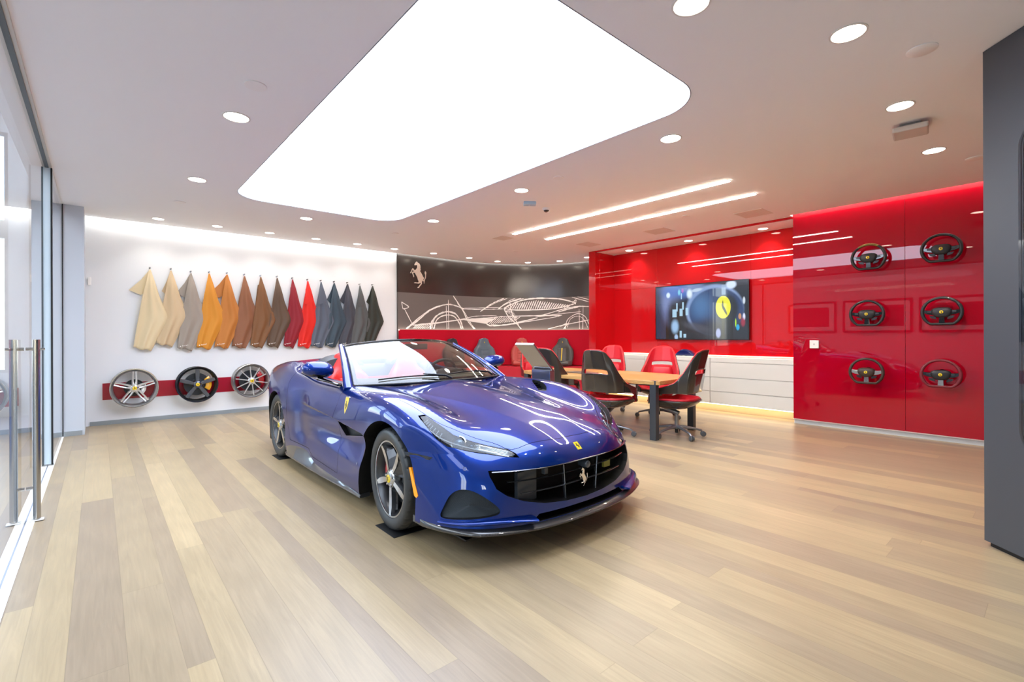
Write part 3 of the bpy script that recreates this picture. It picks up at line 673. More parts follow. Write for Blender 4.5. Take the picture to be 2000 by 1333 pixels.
MB().lathe([(0, -.03), (.045, -.03), (.055, -.02), (.06, 0)], 32).build('base', M_cap, t, smooth=40); MB().lathe([(0, -.058), (.02, -.054), (.034, -.044), (.04, -.03)], 32).build('dome', mat('smoked_dome', '#39342c', rough=.08, coat=1), t, smooth=60)
# thermostat on the red wall and small fitting on the white wall
t = thing('thermostat', 'small white square thermostat on the glossy red wall', 'thermostat', (8.06, 2.445, 1.21))
MB().box(-.022, -.06, -.06, 0, .06, .06).build('housing', mat('plastic_white', '#f2f0ee', rough=.3), t, bevel=.006); MB().box(-.0235, -.012, -.012, -.021, .012, .012).build('button', mat('plastic_grey', '#c9c9c9', rough=.4), t)
o = MB().box(-.02, -.03, -.06, .02, 0, .06).build('wall_sensor', mat('plastic_white'), bevel=.008, loc=(-.10, 9.68, 2.2)); tag(o, 'tiny white fitting on the white wall beside the grey pier', 'sensor')

# ================================================================== CAR
body_f, body_grad = f, grad
CAR = thing('sports_car', 'metallic blue open-top sports car with red interior parked under the light panel', 'car', (2.46, 3.05, 0))
def paint():
    m = mat('metallic_blue_paint', '#0b2c9e', rough=.33, metal=.5, coat=1.0, coat_rough=.006)
    b = bsdf(m); b.inputs['Coat IOR'].default_value = 1.52; b.inputs['Specular Tint'].default_value = (.10, .20, .65, 1)
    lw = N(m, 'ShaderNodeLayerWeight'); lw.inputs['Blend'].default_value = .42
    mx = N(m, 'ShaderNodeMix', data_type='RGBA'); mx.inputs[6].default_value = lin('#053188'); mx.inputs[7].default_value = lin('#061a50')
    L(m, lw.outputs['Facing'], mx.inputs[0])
    tc = N(m, 'ShaderNodeTexCoord'); vo = N(m, 'ShaderNodeTexVoronoi'); vo.inputs['Scale'].default_value = 900; L(m, tc.outputs['Object'], vo.inputs['Vector'])
    g = N(m, 'ShaderNodeMapRange'); g.inputs['To Min'].default_value = .88; g.inputs['To Max'].default_value = 1.15; L(m, vo.outputs['Color'], g.inputs['Value'])
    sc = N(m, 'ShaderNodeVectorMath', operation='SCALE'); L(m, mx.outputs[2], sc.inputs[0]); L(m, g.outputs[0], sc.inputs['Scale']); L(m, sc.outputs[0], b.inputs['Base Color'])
    return m
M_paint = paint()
M_cavity = mat('cavity_black', '#050608', rough=.5)
M_gloss_black = mat('gloss_black', '#08090b', rough=.12, coat=.6)
M_carbon = mat('carbon_fibre', '#2b2c2e', rough=.28, coat=1.0, coat_rough=.02)
def carbon():
    m = M_carbon; tc = N(m, 'ShaderNodeTexCoord'); ck = N(m, 'ShaderNodeTexChecker'); ck.inputs['Scale'].default_value = 260
    ck.inputs[1].default_value = lin('#1b1c1e'); ck.inputs[2].default_value = lin('#3c3d40'); L(m, tc.outputs['Object'], ck.inputs['Vector']); L(m, ck.outputs[0], bsdf(m).inputs['Base Color'])
carbon()
M_redleather = noise_bump(mat('red_leather', '#c8201c', rough=.42), 500, .12, .001)
M_blackleather = noise_bump(mat('black_leather', '#26272a', rough=.45), 500, .12, .001)
M_greytrim = noise_bump(mat('grey_trim_leather', '#45474a', rough=.5), 500, .1, .001)
M_chrome = mat('chrome', '#e8e8ea', rough=.08, metal=1.0)
M_satin = mat('satin_metal', '#a9abad', rough=.25, metal=1.0)
M_yellow = mat('badge_yellow', '#f4d21a', rough=.3, coat=.6)
M_blackmark = mat('mark_black', '#0a0a0a', rough=.4)
M_tyre = mat('tyre_rubber', '#282b2e', rough=.42, spec=.6)
M_wsglass = thin_glass('windscreen_glass', (.70, .70, .62), 1.55, 0, 1.35)

def mesh_of(o):
    dg = bpy.context.evaluated_depsgraph_get(); dg.update()
    return bpy.data.meshes.new_from_object(o.evaluated_get(dg))
def tmp(me, name='tmp'):
    o = bpy.data.objects.new(name, me); COL.objects.link(o); return o
def boolean(me, cut, op='DIFFERENCE'):
    a = tmp(me); c = tmp(cut)
    md = a.modifiers.new('b', 'BOOLEAN'); md.operation = op; md.object = c; md.solver = 'MANIFOLD'
    out = mesh_of(a)
    bpy.data.objects.remove(a); bpy.data.objects.remove(c)
    return out
def prism3(pts, d, inn, out):
    """closed prism from a 3-D outline, swept along d"""
    d = Vector(d).normalized(); P = [Vector(p) for p in pts]; n = len(P)
    vs = [p-d*inn for p in P]+[p+d*out for p in P]
    me = bpy.data.meshes.new('c')
    me.from_pydata([tuple(v) for v in vs], [], [tuple(range(n)), tuple(range(2*n-1, n-1, -1))]+[(i, n+i, n+(i+1) % n, (i+1) % n) for i in range(n)])
    bm = bmesh.new(); bm.from_mesh(me); bmesh.ops.triangulate(bm, faces=[q for q in bm.faces if len(q.verts) > 4]); bmesh.ops.recalc_face_normals(bm, faces=bm.faces); bm.to_mesh(me); bm.free()
    return me
def mirror(pts): return [(-p[0], p[1], p[2]) for p in pts]
def smooth_poly(pts, n=4):
    P = [Vector((*p, 0)) if len(p) == 2 else Vector(p) for p in pts]; out = []; k = len(P)
    for i in range(k):
        p0, p1, p2, p3 = P[i-1], P[i], P[(i+1) % k], P[(i+2) % k]
        for j in range(n):
            t = j/n; out.append(.5*((2*p1)+(p2-p0)*t+(2*p0-5*p1+4*p2-p3)*t*t+(3*p1-p0-3*p2+p3)*t**3))
    return out
def inset(poly, d):
    """shrink a planar (x,y) polygon by d"""
    n = len(poly); A = sum(poly[i][0]*poly[(i+1) % n][1]-poly[(i+1) % n][0]*poly[i][1] for i in range(n)); s = 1 if A > 0 else -1
    out = []
    for i in range(n):
        a, b_, c = Vector(poly[i-1][:2]), Vector(poly[i][:2]), Vector(poly[(i+1) % n][:2])
        e1 = (b_-a).normalized(); e2 = (c-b_).normalized(); n1 = Vector((-e1.y, e1.x))*s; n2 = Vector((-e2.y, e2.x))*s
        m_ = (n1+n2); m_ = m_/max(.35, m_.length_squared/2) if m_.length > 1e-6 else n1
        out.append((b_.x+m_.x*d, b_.y+m_.y*d))
    return out

# --- base solid by shooting rays onto the implicit surface
def body_solid(nth=400, dy=.020):
    y0, y1 = -.38, 3.05; rings = []
    nc = 34
    for i in range(1, nc): rings.append((y0, -cos(pi/2*i/nc)))
    for y in np.arange(y0, y1+1e-6, dy): rings.append((y, 0.0))
    for i in range(nc-1, 0, -1): rings.append((y1, cos(pi/2*i/nc)))
    th = 2*pi*np.arange(nth)/nth
    O_ = []; D_ = []
    for y, c in rings:
        s = sqrt(1-c*c)
        d = np.stack([np.sin(th)*1.0*s, np.full(nth, c*.72), -np.cos(th)*.52*s], 1)
        O_.append(np.tile([0, y, .50], (nth, 1))); D_.append(d)
    O_.append(np.array([[0, y0, .5]])); D_.append(np.array([[0, -.72, 0]])); O_.append(np.array([[0, y1, .5]])); D_.append(np.array([[0, .72, 0]]))
    O_ = np.concatenate(O_); D_ = np.concatenate(D_)
    # march outwards then bisect so that only the first crossing counts
    lo = np.zeros(len(O_)); hi = np.full(len(O_), -1.0); t = 0.15
    while t < 1.5:
        v = body_f(O_+D_*t); m = (hi < 0) & (v > 0); hi[m] = t; m2 = hi < 0; lo[m2] = t; t += .05
    hi[hi < 0] = 1.5
    for _ in range(26):
        mid = (lo+hi)/2; ins = body_f(O_+D_*mid[:, None]) < 0
        lo = np.where(ins, mid, lo); hi = np.where(ins, hi, mid)
    P = O_+D_*((lo+hi)/2)[:, None]
    nr = len(rings); fs = []
    for i in range(nr-1):
        a = i*nth
        for j in range(nth): fs.append((a+j, a+(j+1) % nth, a+nth+(j+1) % nth, a+nth+j))
    p0 = nr*nth
    for j in range(nth): fs.append((p0, (j+1) % nth, j)); fs.append((p0+1, (nr-1)*nth+j, (nr-1)*nth+(j+1) % nth))
    me = bpy.data.meshes.new('solid'); me.from_pydata(P.tolist(), [], fs)
    bm = bmesh.new(); bm.from_mesh(me); bmesh.ops.recalc_face_normals(bm, faces=bm.faces)
    bm.to_mesh(me); bm.free(); return me
def finish(me, name, mats, parent, outer_only=False, offset=0.0, tol=.006, keep=None):
    """material 0 on the styled surface, material 1 on cut faces; normals of the styled surface come from its formula"""
    n = len(me.vertices); co = np.empty(n*3); me.vertices.foreach_get('co', co); co = co.reshape(-1, 3)
    G = body_grad(co); F0 = body_f(co)
    bm = bmesh.new(); bm.from_mesh(me); bm.normal_update()
    on = []
    rem = []
    for fc in bm.faces:
        c = np.array(fc.calc_center_median()); g = G[[v.index for v in fc.verts]].mean(0)
        ok = all(abs(F0[v.index]) < tol for v in fc.verts) and float(np.dot(g, fc.normal)) > .55
        fc.material_index = 0 if ok else 1; fc.smooth = True
        if outer_only and not ok: rem.append(fc)
    if outer_only: bmesh.ops.delete(bm, geom=rem, context='FACES')
    bm.to_mesh(me); bm.free()
    n = len(me.vertices); co = np.empty(n*3); me.vertices.foreach_get('co', co); co = co.reshape(-1, 3); G = body_grad(co)
    nor = np.zeros((len(me.loops), 3)); li = np.empty(len(me.loops), dtype=np.int32); me.loops.foreach_get('vertex_index', li)
    for p in me.polygons:
        r = range(p.loop_start, p.loop_start+p.loop_total)
        if p.material_index == 0: nor[list(r)] = G[li[list(r)]]
        else: nor[list(r)] = p.normal
    if offset:
        me.vertices.foreach_set('co', (co+G*offset).ravel())
    mi = np.empty(len(me.polygons), dtype=np.int32); me.polygons.foreach_get('material_index', mi)
    me.materials.clear()
    for m in mats: me.materials.append(m)
    me.polygons.foreach_set('material_index', mi)
    me.shade_smooth(); me.normals_split_custom_set(nor.tolist())
    me.name = name; o = bpy.data.objects.new(name, me); COL.objects.link(o); o.parent = parent
    return o
SOLID = body_solid()
def copy_me(me): return me.copy()
# --- openings
AXF, AXR = .045, 2.735
def arch(yc, r, side, zc=.352):
    pts = [(side*.48, yc+r*cos(a), zc+r*sin(a)) for a in [radians(-50+280*k/48) for k in range(49)]]
    return prism3(pts, (side, 0, 0), 0, .8)
ARF = [(-.375, .02), (-.375, .33), (-.335, .50), (-.265, .62), (-.15, .715), (0, .757), (.15, .748), (.29, .69), (.40, .59), (.465, .46), (.495, .30), (.515, .02)]
ARR = [(2.40, .02), (2.395, .33), (2.415, .47), (2.48, .60), (2.59, .70), (2.75, .742), (2.91, .70), (3.02, .60), (3.09, .47), (3.11, .33), (3.11, .02)]
GR = [(-.672, .530), (-.675, .50), (-.655, .43), (-.60, .385), (-.50, .342), (-.36, .308), (-.18, .290), (0, .284)]
GRP = GR + [(-x, z) for x, z in reversed(GR[:-1])]
FOG = [(-.905, -.59, .262), (-.887, -.595, .322), (-.859, -.622, .391), (-.824, -.665, .425), (-.779, -.719, .425), (-.725, -.773, .392), (-.667, -.821, .338), (-.645, -.835, .303), (-.665, -.83, .281), (-.75, -.78, .268), (-.857, -.671, .258)]
HLP = [(-.866, -.252, .827), (-.820, -.262, .828), (-.792, -.374, .784), (-.746, -.490, .722), (-.652, -.580, .680), (-.565, -.680, .653), (-.515, -.756, .643), (-.495, -.805, .624), (-.488, -.836, .600), (-.546, -.784, .600), (-.623, -.692, .611), (-.748, -.598, .638), (-.825, -.543, .664), (-.862, -.482, .704), (-.876, -.40, .758), (-.877, -.316, .802)]
HLD = (-.55, -.50, .62)
COCK = [(-.735, 1.10), (-.725, 2.15), (-.64, 2.36), (-.30, 2.40), (.30, 2.40), (.64, 2.36), (.725, 2.15), (.735, 1.10), (.71, .98), (.50, .80), (.25, .71), (0, .685), (-.25, .71), (-.50, .80), (-.71, .98)]
VENT = [(1.12, .648), (.94, .510), (.66, .553), (.50, .578), (.45, .602), (.80, .628)]
B1 = SOLID.copy()
for s in (-1, 1):
    B1 = boolean(B1, prism3([(s*.48, q.x, q.y) for q in bez([(y_, z_, 0) for y_, z_ in ARF], 5)], (s, 0, 0), 0, .8))
    B1 = boolean(B1, prism3([(s*.48, q.x, q.y) for q in bez([(y_, z_, 0) for y_, z_ in ARR], 5)], (s, 0, 0), 0, .8))
B1 = boolean(B1, prism3([(x, y, .30) for x, y in smooth_poly([c for c in COCK], 3) for x, y in [(x, y)]] if False else [(p.x, p.y, .30) for p in smooth_poly(COCK, 3)], (0, 0, 1), 0, 1.2))
B1 = boolean(B1, prism3([(x, -.62, z) for x, z in GRP], (0, -1, 0), 0, .6))
B1 = boolean(B1, prism3([(x, -.80, z) for x, z in ((-.46, .205), (.46, .205), (.40, .250), (-.40, .250))], (0, -1, 0), 0, .6))
for s in (-1, 1):
    fg = FOG if s < 0 else mirror(FOG)
    B1 = boolean(B1, prism3(smooth_poly(fg, 3), (s*.5, -.86, 0), .10, .10))
    vp = [(s*.90, y, z) for y, z in VENT]
    B1 = boolean(B1, prism3(vp, (s, 0, 0), .06, .2))
HLS = {}
for s in (-1, 1):
    hp = HLP if s < 0 else mirror(HLP); d = (s*-HLD[0], HLD[1], HLD[2]) if s > 0 else HLD
    hc = sum((Vector(p) for p in hp), Vector())/len(hp); HLS[s] = boolean(SOLID.copy(), prism3([hc+(Vector(p)-hc)*.945 for p in hp], d, .05, .08), 'INTERSECT')
    B1 = boolean(B1, prism3([Vector(p) for p in hp], d, .075, .08))
# bonnet
HB = [(0, -.795), (-.17, -.808), (-.34, -.795), (-.492, -.768), (-.555, -.640), (-.70, -.466), (-.772, -.386), (-.815, -.277), (-.842, -.034), (-.862, .258), (-.855, .60), (-.83, .83), (-.78, .90), (-.52, .78), (-.28, .69), (0, .66)]
HBP = HB + [(-x, y) for x, y in reversed(HB[1:-1])]
HBS = [(p.x, p.y) for p in smooth_poly([(x, y) for x, y in HBP], 3)]
hood_me = boolean(B1.copy(), prism3([(x, y, .58) for x, y in inset(HBS, .0022)], (0, 0, 1), 0, .8), 'INTERSECT')
B1 = boolean(B1, prism3([(x, y, .57) for x, y in inset(HBS, -.0015)], (0, 0, 1), 0, .8))
# hood outlets
HV_ = [(-.535, .01), (-.60, -.01), (-.70, .06), (-.745, .20), (-.70, .24), (-.62, .16)]
for s in (-1, 1):
    hood_me = boolean(hood_me, prism3([(p.x*(-s), p.y, .852) for p in smooth_poly([(-.522, -.005), (-.575, .005), (-.655, .075), (-.715, .20), (-.735, .33), (-.69, .30), (-.61, .155)], 4)], (0, 0, 1), 0, .3))
# doors
DP = [(.955, 1.0), (.96, .88), (.985, .78), (1.065, .65), (1.055, .48), (.975, .28), (.975, .195), (1.60, .215), (1.72, .275), (2.24, .275), (2.325, .44), (2.33, .70), (2.355, .86), (2.30, 1.0)]
doors = []
for s in (-1, 1):
    q = inset(DP, .0022); d1 = boolean(B1.copy(), prism3([(s*.745, y, z) for y, z in q], (s, 0, 0), 0, .5), 'INTERSECT')
    q = inset(DP, -.0015); B1 = boolean(B1, prism3([(s*.735, y, z) for y, z in q], (s, 0, 0), 0, .5))
    doors.append(d1)
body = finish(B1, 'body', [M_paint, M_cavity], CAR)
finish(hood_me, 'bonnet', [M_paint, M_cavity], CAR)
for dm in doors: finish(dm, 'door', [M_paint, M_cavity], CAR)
def surf(x, y, ztop=1.6):
    """point on the body under (x, y)"""
    z = np.linspace(ztop, .2, 700); P = np.stack([np.full_like(z, x), np.full_like(z, y), z], 1); v = body_f(P)
    i = int(np.argmax(v < 0)); return Vector(P[i])
def surf_side(s, y, z):
    x = np.linspace(1.1, .5, 1200); P = np.stack([x*s, np.full_like(x, y), np.full_like(x, z)], 1); v = body_f(P); i = int(np.argmax(v < 0)); return Vector(P[i])
def surf_front(x, z):
    y = np.linspace(-1.3, .5, 2400); P = np.stack([np.full_like(y, x), y, np.full_like(y, z)], 1); v = body_f(P); i = int(np.argmax(v < 0)); return Vector(P[i])
def nrm(p): g = body_grad(np.array([list(p)]))[0]; return Vector(g)

# --- headlights
M_lens = thin_glass('headlight_lens', (.80, .86, .90), 1.42, 0, .8)
M_reflect = mat('headlight_reflector', '#8e949a', rough=.2, metal=.9)
M_hlblack = mat('headlight_bezel', '#15181c', rough=.25, coat=.5)
for s in (-1, 1):
    H = finish(HLS[s], 'headlight', [M_lens, M_cavity], CAR, outer_only=True)
    loc = lambda p: Vector((p[0]*(-s), p[1], p[2]))
    d = Vector((s*.55, -.5, .62)).normalized()
    def hp_(a, b, inn):   # a along the lamp from nose tip (0) to tail (1), b across
        A = bez([(-.51, -.80, .612), (-.63, -.65, .645), (-.74, -.55, .68), (-.815, -.46, .72), (-.845, -.36, .77), (-.85, -.29, .81)], 10)
        i = a*(len(A)-1); k = min(int(i), len(A)-2); p = A[k].lerp(A[k+1], i-k); t = (A[k+1]-A[k]).normalized()
        dd = Vector((-.55, -.5, .62)).normalized(); n2 = dd.cross(t).normalized()
        q = p+n2*b-dd*inn
        return Vector((q.x*(-s), q.y, q.z))
    b = MB(); rows = [[hp_(i/16, w, .012) for w in (.012*min(1, i/3+.3), .018*min(1, i/3+.3))] for i in range(17)]; b.grid(rows); b.build('brow', mat('silver_brow', '#c4ccd2', rough=.3, metal=.3), H, solid=.003)
    b = MB(); rows = [[hp_(.0+.27*i/6, -.022*(1-.0*i)+.04*j/4, .016+.01*sin(pi*j/4)) for j in range(5)] for i in range(7)]; b.grid(rows); b.build('indicator_reflector', mat('indicator_chrome', '#d9dcdc', rough=.12, metal=.9), H, smooth=180, solid=.002)
    for a_, r_, nm in ((.42, .040, 'projector'), (.30, .018, 'small_projector')):
        c = hp_(a_, -.004, .030); M = frame(c, d.cross(Vector((0, 0, 1))), None, d)
        MB().lathe([(r_*1.25, -.02), (r_*1.28, .006), (r_*1.05, .010), (r_, .002)], 28, M=M).build(nm+'_ring', M_reflect, H, smooth=50)
        MB().lathe([(0, .014), (r_*.4, .012), (r_*.75, .005), (r_*.98, -.006)], 28, M=M).build(nm, mat('projector_glass', '#27526e', rough=.04, coat=1, metal=.3), H, smooth=180)
    for k in range(7):
        a_ = .62+.052*k; c = hp_(a_, .004, .014); t = (hp_(a_+.03, .004, .014)-hp_(a_-.03, .004, .014)).normalized(); M = frame(c, d.cross(t), None, d)
        MB().prism([(-.024, -.004), (.020, .004), (.020, .010), (-.024, .003)], -.006, .004, M=M).build('led_fin', mat('led_fin', '#b9c4cc', rough=.15, metal=.7), H)
    b = MB(); rows = [[hp_(i/14, w, .034) for w in (-.05, .05)] for i in range(15)]; b.grid(rows); b.build('bezel', M_hlblack, H, smooth=180)

# --- grille
g = thing('g', 'g', 'g'); bpy.data.objects.remove(g)
b = MB()
def front_y(x, z): return float(nose(np.array([x]), np.array([z]))[0])
def gx(z):   # half width of the opening at height z
    P = sorted([(p[1], -p[0]) for p in GR]); 
    return float(np.interp(z, [p[0] for p in P], [p[1] for p in P]))
GB = MB()
for z, e0 in ((.452, .0), (.375, .0)):
    w = gx(z)-.09; n = 30; path = [(-w+2*w*i/n, front_y(-w+2*w*i/n, z)+.045, z+.006*(1-abs(2*i/n-1))) for i in range(n+1)]
    GB.tube(path, [(.0038, .012)]*(n+1), 8, up=(0, 0, 1))
for x in (-.16, .16):
    GB.tube([(x+.012*(k-2)*(-1 if x < 0 else 1)*.4, front_y(x, .40)+.047, .292+.058*k) for k in range(5)], [(.012, .0034)]*5, 8, up=(0, 1, 0))
grille = GB.build('grille', mat('grille_satin_black', '#86898f', rough=.18, metal=.9), CAR, smooth=40)
MB().tube([(x, front_y(x, .525)+.012, .524+.002*cos(x*2)) for x in np.linspace(-.665, .665, 40)], [(.005, .010)]*40, 8, up=(0, 0, 1)).build('grille_lip', mat('grille_lip', '#6c6e78', rough=.15, metal=.9), grille, smooth=50)
b = MB(); b.grid([[(x, -.66, z) for x in np.linspace(-.66, .66, 30)] for z in np.linspace(.27, .54, 6)]); b.build('radiator', mat('radiator_black', '#0a0b0d', rough=.6), grille)
for x in (-.30, .40): MB().box(x-.05, -.70, .35, x+.05, -.665, .50).build('cooler', mat('cooler_grey', '#23282e', rough=.35, metal=.5), grille)
MB().box(-.50, -.83, .31, -.34, -.80, .50).build('duct_wall', mat('duct_grey', '#3b4148', rough=.35), grille)
b = MB(); b.prism([(-.015, -.022), (.015, -.022), (.015, .022), (-.015, .022)], -.02, .012, M=frame((-.29, -.86, .485), (1, 0, 0), None, (0, -1, 0))); b.build('radar_sensor', mat('sensor_grey', '#4a4f55', rough=.3), grille, bevel=.003)
MB().lathe([(0, .05), (.022, .048), (.028, .035), (.028, -.02)], 24, M=frame((.03, -.90, .485), (1, 0, 0), None, (0, -1, 0))).build('camera', mat('camera_grey', '#39424c', rough=.25, coat=.5), grille, smooth=50)
MB().box(.385, -.80, .37, .455, -.78, .42).build('yellow_tag', mat('tag_yellow', '#b8b45a', rough=.4), grille)
b = MB(); horse(b, frame((.0, front_y(0, .40)+.030, .405), (1, 0, 0), None, (0, -1, 0)), .085, .125, .010); b.build('horse_emblem', M_chrome, grille, bevel=.001, seg=1)
# --- fog-side mesh vents
def mesh_mat():
    m = mat('vent_mesh', '#20252b', rough=.4, metal=.3); tc = N(m, 'ShaderNodeTexCoord'); mp = N(m, 'ShaderNodeMapping'); mp.inputs['Scale'].default_value = (95, 95, 110)
    L(m, tc.outputs['Object'], mp.inputs[0]); vo = N(m, 'ShaderNodeTexVoronoi'); vo.inputs['Randomness'].default_value = .0; L(m, mp.outputs[0], vo.inputs['Vector'])
    r = N(m, 'ShaderNodeMapRange'); r.inputs['From Min'].default_value = .35; r.inputs['From Max'].default_value = .5; L(m, vo.outputs['Distance'], r.inputs['Value'])
    bp = N(m, 'ShaderNodeBump'); bp.inputs['Distance'].default_value = .004; L(m, r.outputs[0], bp.inputs['Height']); L(m, bp.outputs[0], bsdf(m).inputs['Normal'])
    mx = N(m, 'ShaderNodeMix', data_type='RGBA'); mx.inputs[6].default_value = lin('#050608'); mx.inputs[7].default_value = lin('#4a545e'); L(m, r.outputs[0], mx.inputs[0]); L(m, mx.outputs[2], bsdf(m).inputs['Base Color'])
    return m
M_mesh = mesh_mat()
for s in (-1, 1):
    fg = FOG if s < 0 else mirror(FOG); d = Vector((s*.5, -.86, 0)).normalized()
    P = [Vector(p)-d*.028 for p in smooth_poly(fg, 3)]; c = sum(P, Vector())/len(P)+d*.012
    b = MB(); rings = [[c.lerp(p, k)+Vector((0, 0, .0)) for p in P] for k in (1.03, .8, .55, .3, .02)]
    b.grid(rings, closev=True); b.build('side_intake', M_mesh, CAR, smooth=180)
    # lip blade below the intake, body colour
    path = []; ww = []
    for k in range(13):
        t = k/12; x = .915-.47*t; z = .236+.010*sin(pi*t); y = front_y(x, .22)-.006-.016*t**1.5
        path.append((s*x, y, z)); ww.append((.010+.004*sin(pi*t), .020+.028*t**2))
    MB().tube(path, ww, 12, up=(0, 0, 1)).build('bumper_blade', M_paint, CAR, smooth=60)
# --- splitter (carbon)
def splitter():
    b = MB(); xs = np.linspace(-1, 1, 81); rows = []
    for u in xs:
        x = .952*sin(u*pi/2*.985)/sin(pi/2*.985) if False else .952*u
        q = abs(x); y = front_y(q, .16) - .035*(1-sst_(q, .80, .95)) - .01; zz = .176+.012*sst_(q, .35, .93)
        yb = y+.26-.12*q
        rows.append([(x, y, zz-.004), (x, y-.004, zz+.004), (x, y+.002, zz+.013), (x, y+.06, zz+.026), (x, yb, zz+.03), (x, yb, zz-.012), (x, y+.03, zz-.012)])
    b.grid(rows, closev=True); b.f.append([6, 5, 4, 3, 2, 1, 0]); b.mi.append(0); o = 80*7; b.f.append([o+i for i in range(7)]); b.mi.append(0)
    return b
def sst_(x, a, b): t = min(1, max(0, (x-a)/(b-a))); return t*t*(3-2*t)
splitter().build('front_splitter', M_carbon, CAR, smooth=50)
# dark undertray filling between splitter and bumper, side skirts
for s in (-1, 1):
    yy = [.50, .9, 1.2, 1.5, 1.62, 1.72, 1.80, 1.96, 2.20, 2.33, 2.40]; zt = [.135, .142, .148, .163, .195, .235, .25, .248, .226, .20, .18]
    P = bez([(y, z, 0) for y, z in zip(yy, zt)], 5); b = MB(); rows = []
    for p in P:
        xo = .945+.028*sst_(p.x, .5, 1.6)-.02*sst_(p.x, 2.3, 2.4); xb = float(wid(np.array([p.x]), np.array([p.y]))[0])-.006
        rows.append([(s*xb, p.x, p.y), (s*(xb+.006), p.x, p.y-.002), (s*(xo-.012), p.x, .128), (s*xo, p.x, .118), (s*xo, p.x, .108), (s*(xo-.03), p.x, .104), (s*.86, p.x, .108), (s*.86, p.x, p.y)])
    b.grid(rows, closev=True); n_ = len(rows)-1; b.f.append(list(range(7, -1, -1))); b.mi.append(0); b.f.append([n_*8+i for i in range(8)]); b.mi.append(0)
    b.build('side_skirt', M_carbon, CAR, smooth=40)
    # slot grille in the bonnet outlets
    b = MB()
    for k in range(6):
        t = k/5; p = Vector((-.56-.14*t, .05+.22*t, 0)); z = surf(p.x, p.y).z-.012
        b.box(min(s*-1*(p.x-.0), 0)-.0 if False else s*-p.x-.045, p.y-.006, z-.012, s*-p.x+.045, p.y+.002, z)
    b.build('bonnet_vent', M_gloss_black, CAR)
    # amber side marker
    A = [(-.287, .510), (-.305, .514), (-.325, .47), (-.385, .350), (-.372, .335), (-.352, .345)]
    A = [(y+.0, z) for y, z in A]; P = [surf_side(s, y-.012, z) for y, z in A]
    b = MB(); n = len(P); b.add([p+nrm(p)*.0035 for p in P]+[p-nrm(p)*.01 for p in P], [tuple(range(n))]+[(i, n+i, n+(i+1) % n, (i+1) % n) for i in range(n)]); b.build('side_marker', mat('amber_lens', '#f59a10', rough=.15, coat=1, emit='#ff9a10', strength=.15), CAR)
    # dark slot behind the headlight
    A = [(-.235, .604), (-.35, .603), (-.475, .596), (-.455, .578), (-.33, .576), (-.25, .580)]; P = [surf_side(s, y, z) for y, z in A]; n = len(P)
    b = MB(); b.add([p+nrm(p)*.002 for p in P]+[p-nrm(p)*.01 for p in P], [tuple(range(n))]+[(i, n+i, n+(i+1) % n, (i+1) % n) for i in range(n)]); b.build('air_slot', mat('slot_dark', '#23252b', rough=.12, coat=.6), CAR)
    # shield badge
    def shield(scale):
        P = [(0, .062), (.022, .064), (.037, .058), (.036, .02), (.028, -.02), (.012, -.052), (0, -.066), (-.012, -.052), (-.028, -.02), (-.036, .02), (-.037, .058), (-.022, .064)]
        return [(x*scale, y*scale) for x, y in P]
    c = surf_side(s, .775, .792); nn = nrm(c); M = frame(c, (0, -s*-1 if False else (1 if s < 0 else -1)*-1, 0), None, nn); xax = Vector((0, -1 if s < 0 else 1, 0)); xax = (xax-nn*xax.dot(nn)).normalized(); M = frame(c, xax, None, nn)
    sb = MB().prism(shield(1.12), -.006, .002, M=M).build('shield_badge', M_chrome, CAR)
    MB().prism(shield(1.0), .0, .0028, M=M).build('shield_field', M_yellow, sb)
    b = MB(); horse(b, M @ Matrix.Translation((0, -.002, .0028)), .036 if s < 0 else .036, .075, .0012); b.build('horse_mark', M_blackmark, sb)
    # lapel on lower front wing, parking sensor
    c = surf_side(s, .56, .36); nn = nrm(c); xax = Vector((0, -1, 0)); M = frame(c, xax-nn*xax.dot(nn), None, nn); MB().prism([(0, .012), (.007, 0), (0, -.012), (-.007, 0)], -.002, .003, M=M).build('wing_mark', M_chrome, CAR)
    c = surf_front(s*.783, .545); nn = nrm(c); M = frame(c, Vector((1, 0, 0))-nn*nn.x, None, nn); MB().lathe([(.0, .0015), (.009, .0015), (.0095, -.002)], 24, M=M).build('parking_sensor', M_paint, CAR); MB().lathe([(.0095, .001), (.0118, .0018), (.0125, -.002)], 24, M=M).build('sensor_ring', mat('sensor_ring', '#8d93b5', rough=.2, metal=.5), CAR)
# nose badge
c = surf(0.0, -.880); c = surf_front(0.0, .603); nn = nrm(c); M = frame(c, (1, 0, 0), None, nn)
nb = MB().prism(rrect(.047, .066, .004, 3), -.004, .0018, M=M).build('nose_badge', M_chrome, CAR)
MB().prism(rrect(.041, .060, .003, 3), 0, .0024, M=M).build('badge_field', M_yellow, nb)
b = MB(); horse(b, M @ Matrix.Translation((0, 0, .0024)), .030, .046, .001); b.build('horse_mark', M_blackmark, nb)

# --- windscreen, pillars, header
def ws(u, v):
    """u -1..1 across, v 0..1 from cowl to header"""
    B = Vector((.800*u, .665+.285*abs(u)**2.2, .948-.016*u*u)); T = Vector((.635*u, 1.37+.20*abs(u)**2.2, 1.312-.056*abs(u)**2.2))
    p = B.lerp(T, v); bow = .045*sin(pi*v)*(1-.5*u*u)
    return p+Vector((0, -.45, .75))*bow
b = MB(); b.grid([[ws(-1+2*i/48, j/20) for i in range(49)] for j in range(21)]); wsg = b.build('windscreen', M_wsglass, CAR, smooth=180)
M_frit = mat('frit_black', '#141414', rough=.15, coat=.5)
b = MB()
def wo(u, v, o): 
    p = ws(u, v); e = .01; n = (ws(min(u+e, 1), v)-ws(max(u-e, -1), v)).cross(ws(u, min(v+e, 1))-ws(u, max(v-e, 0))).normalized(); 
    if n.z < 0: n = -n
    return p+n*o
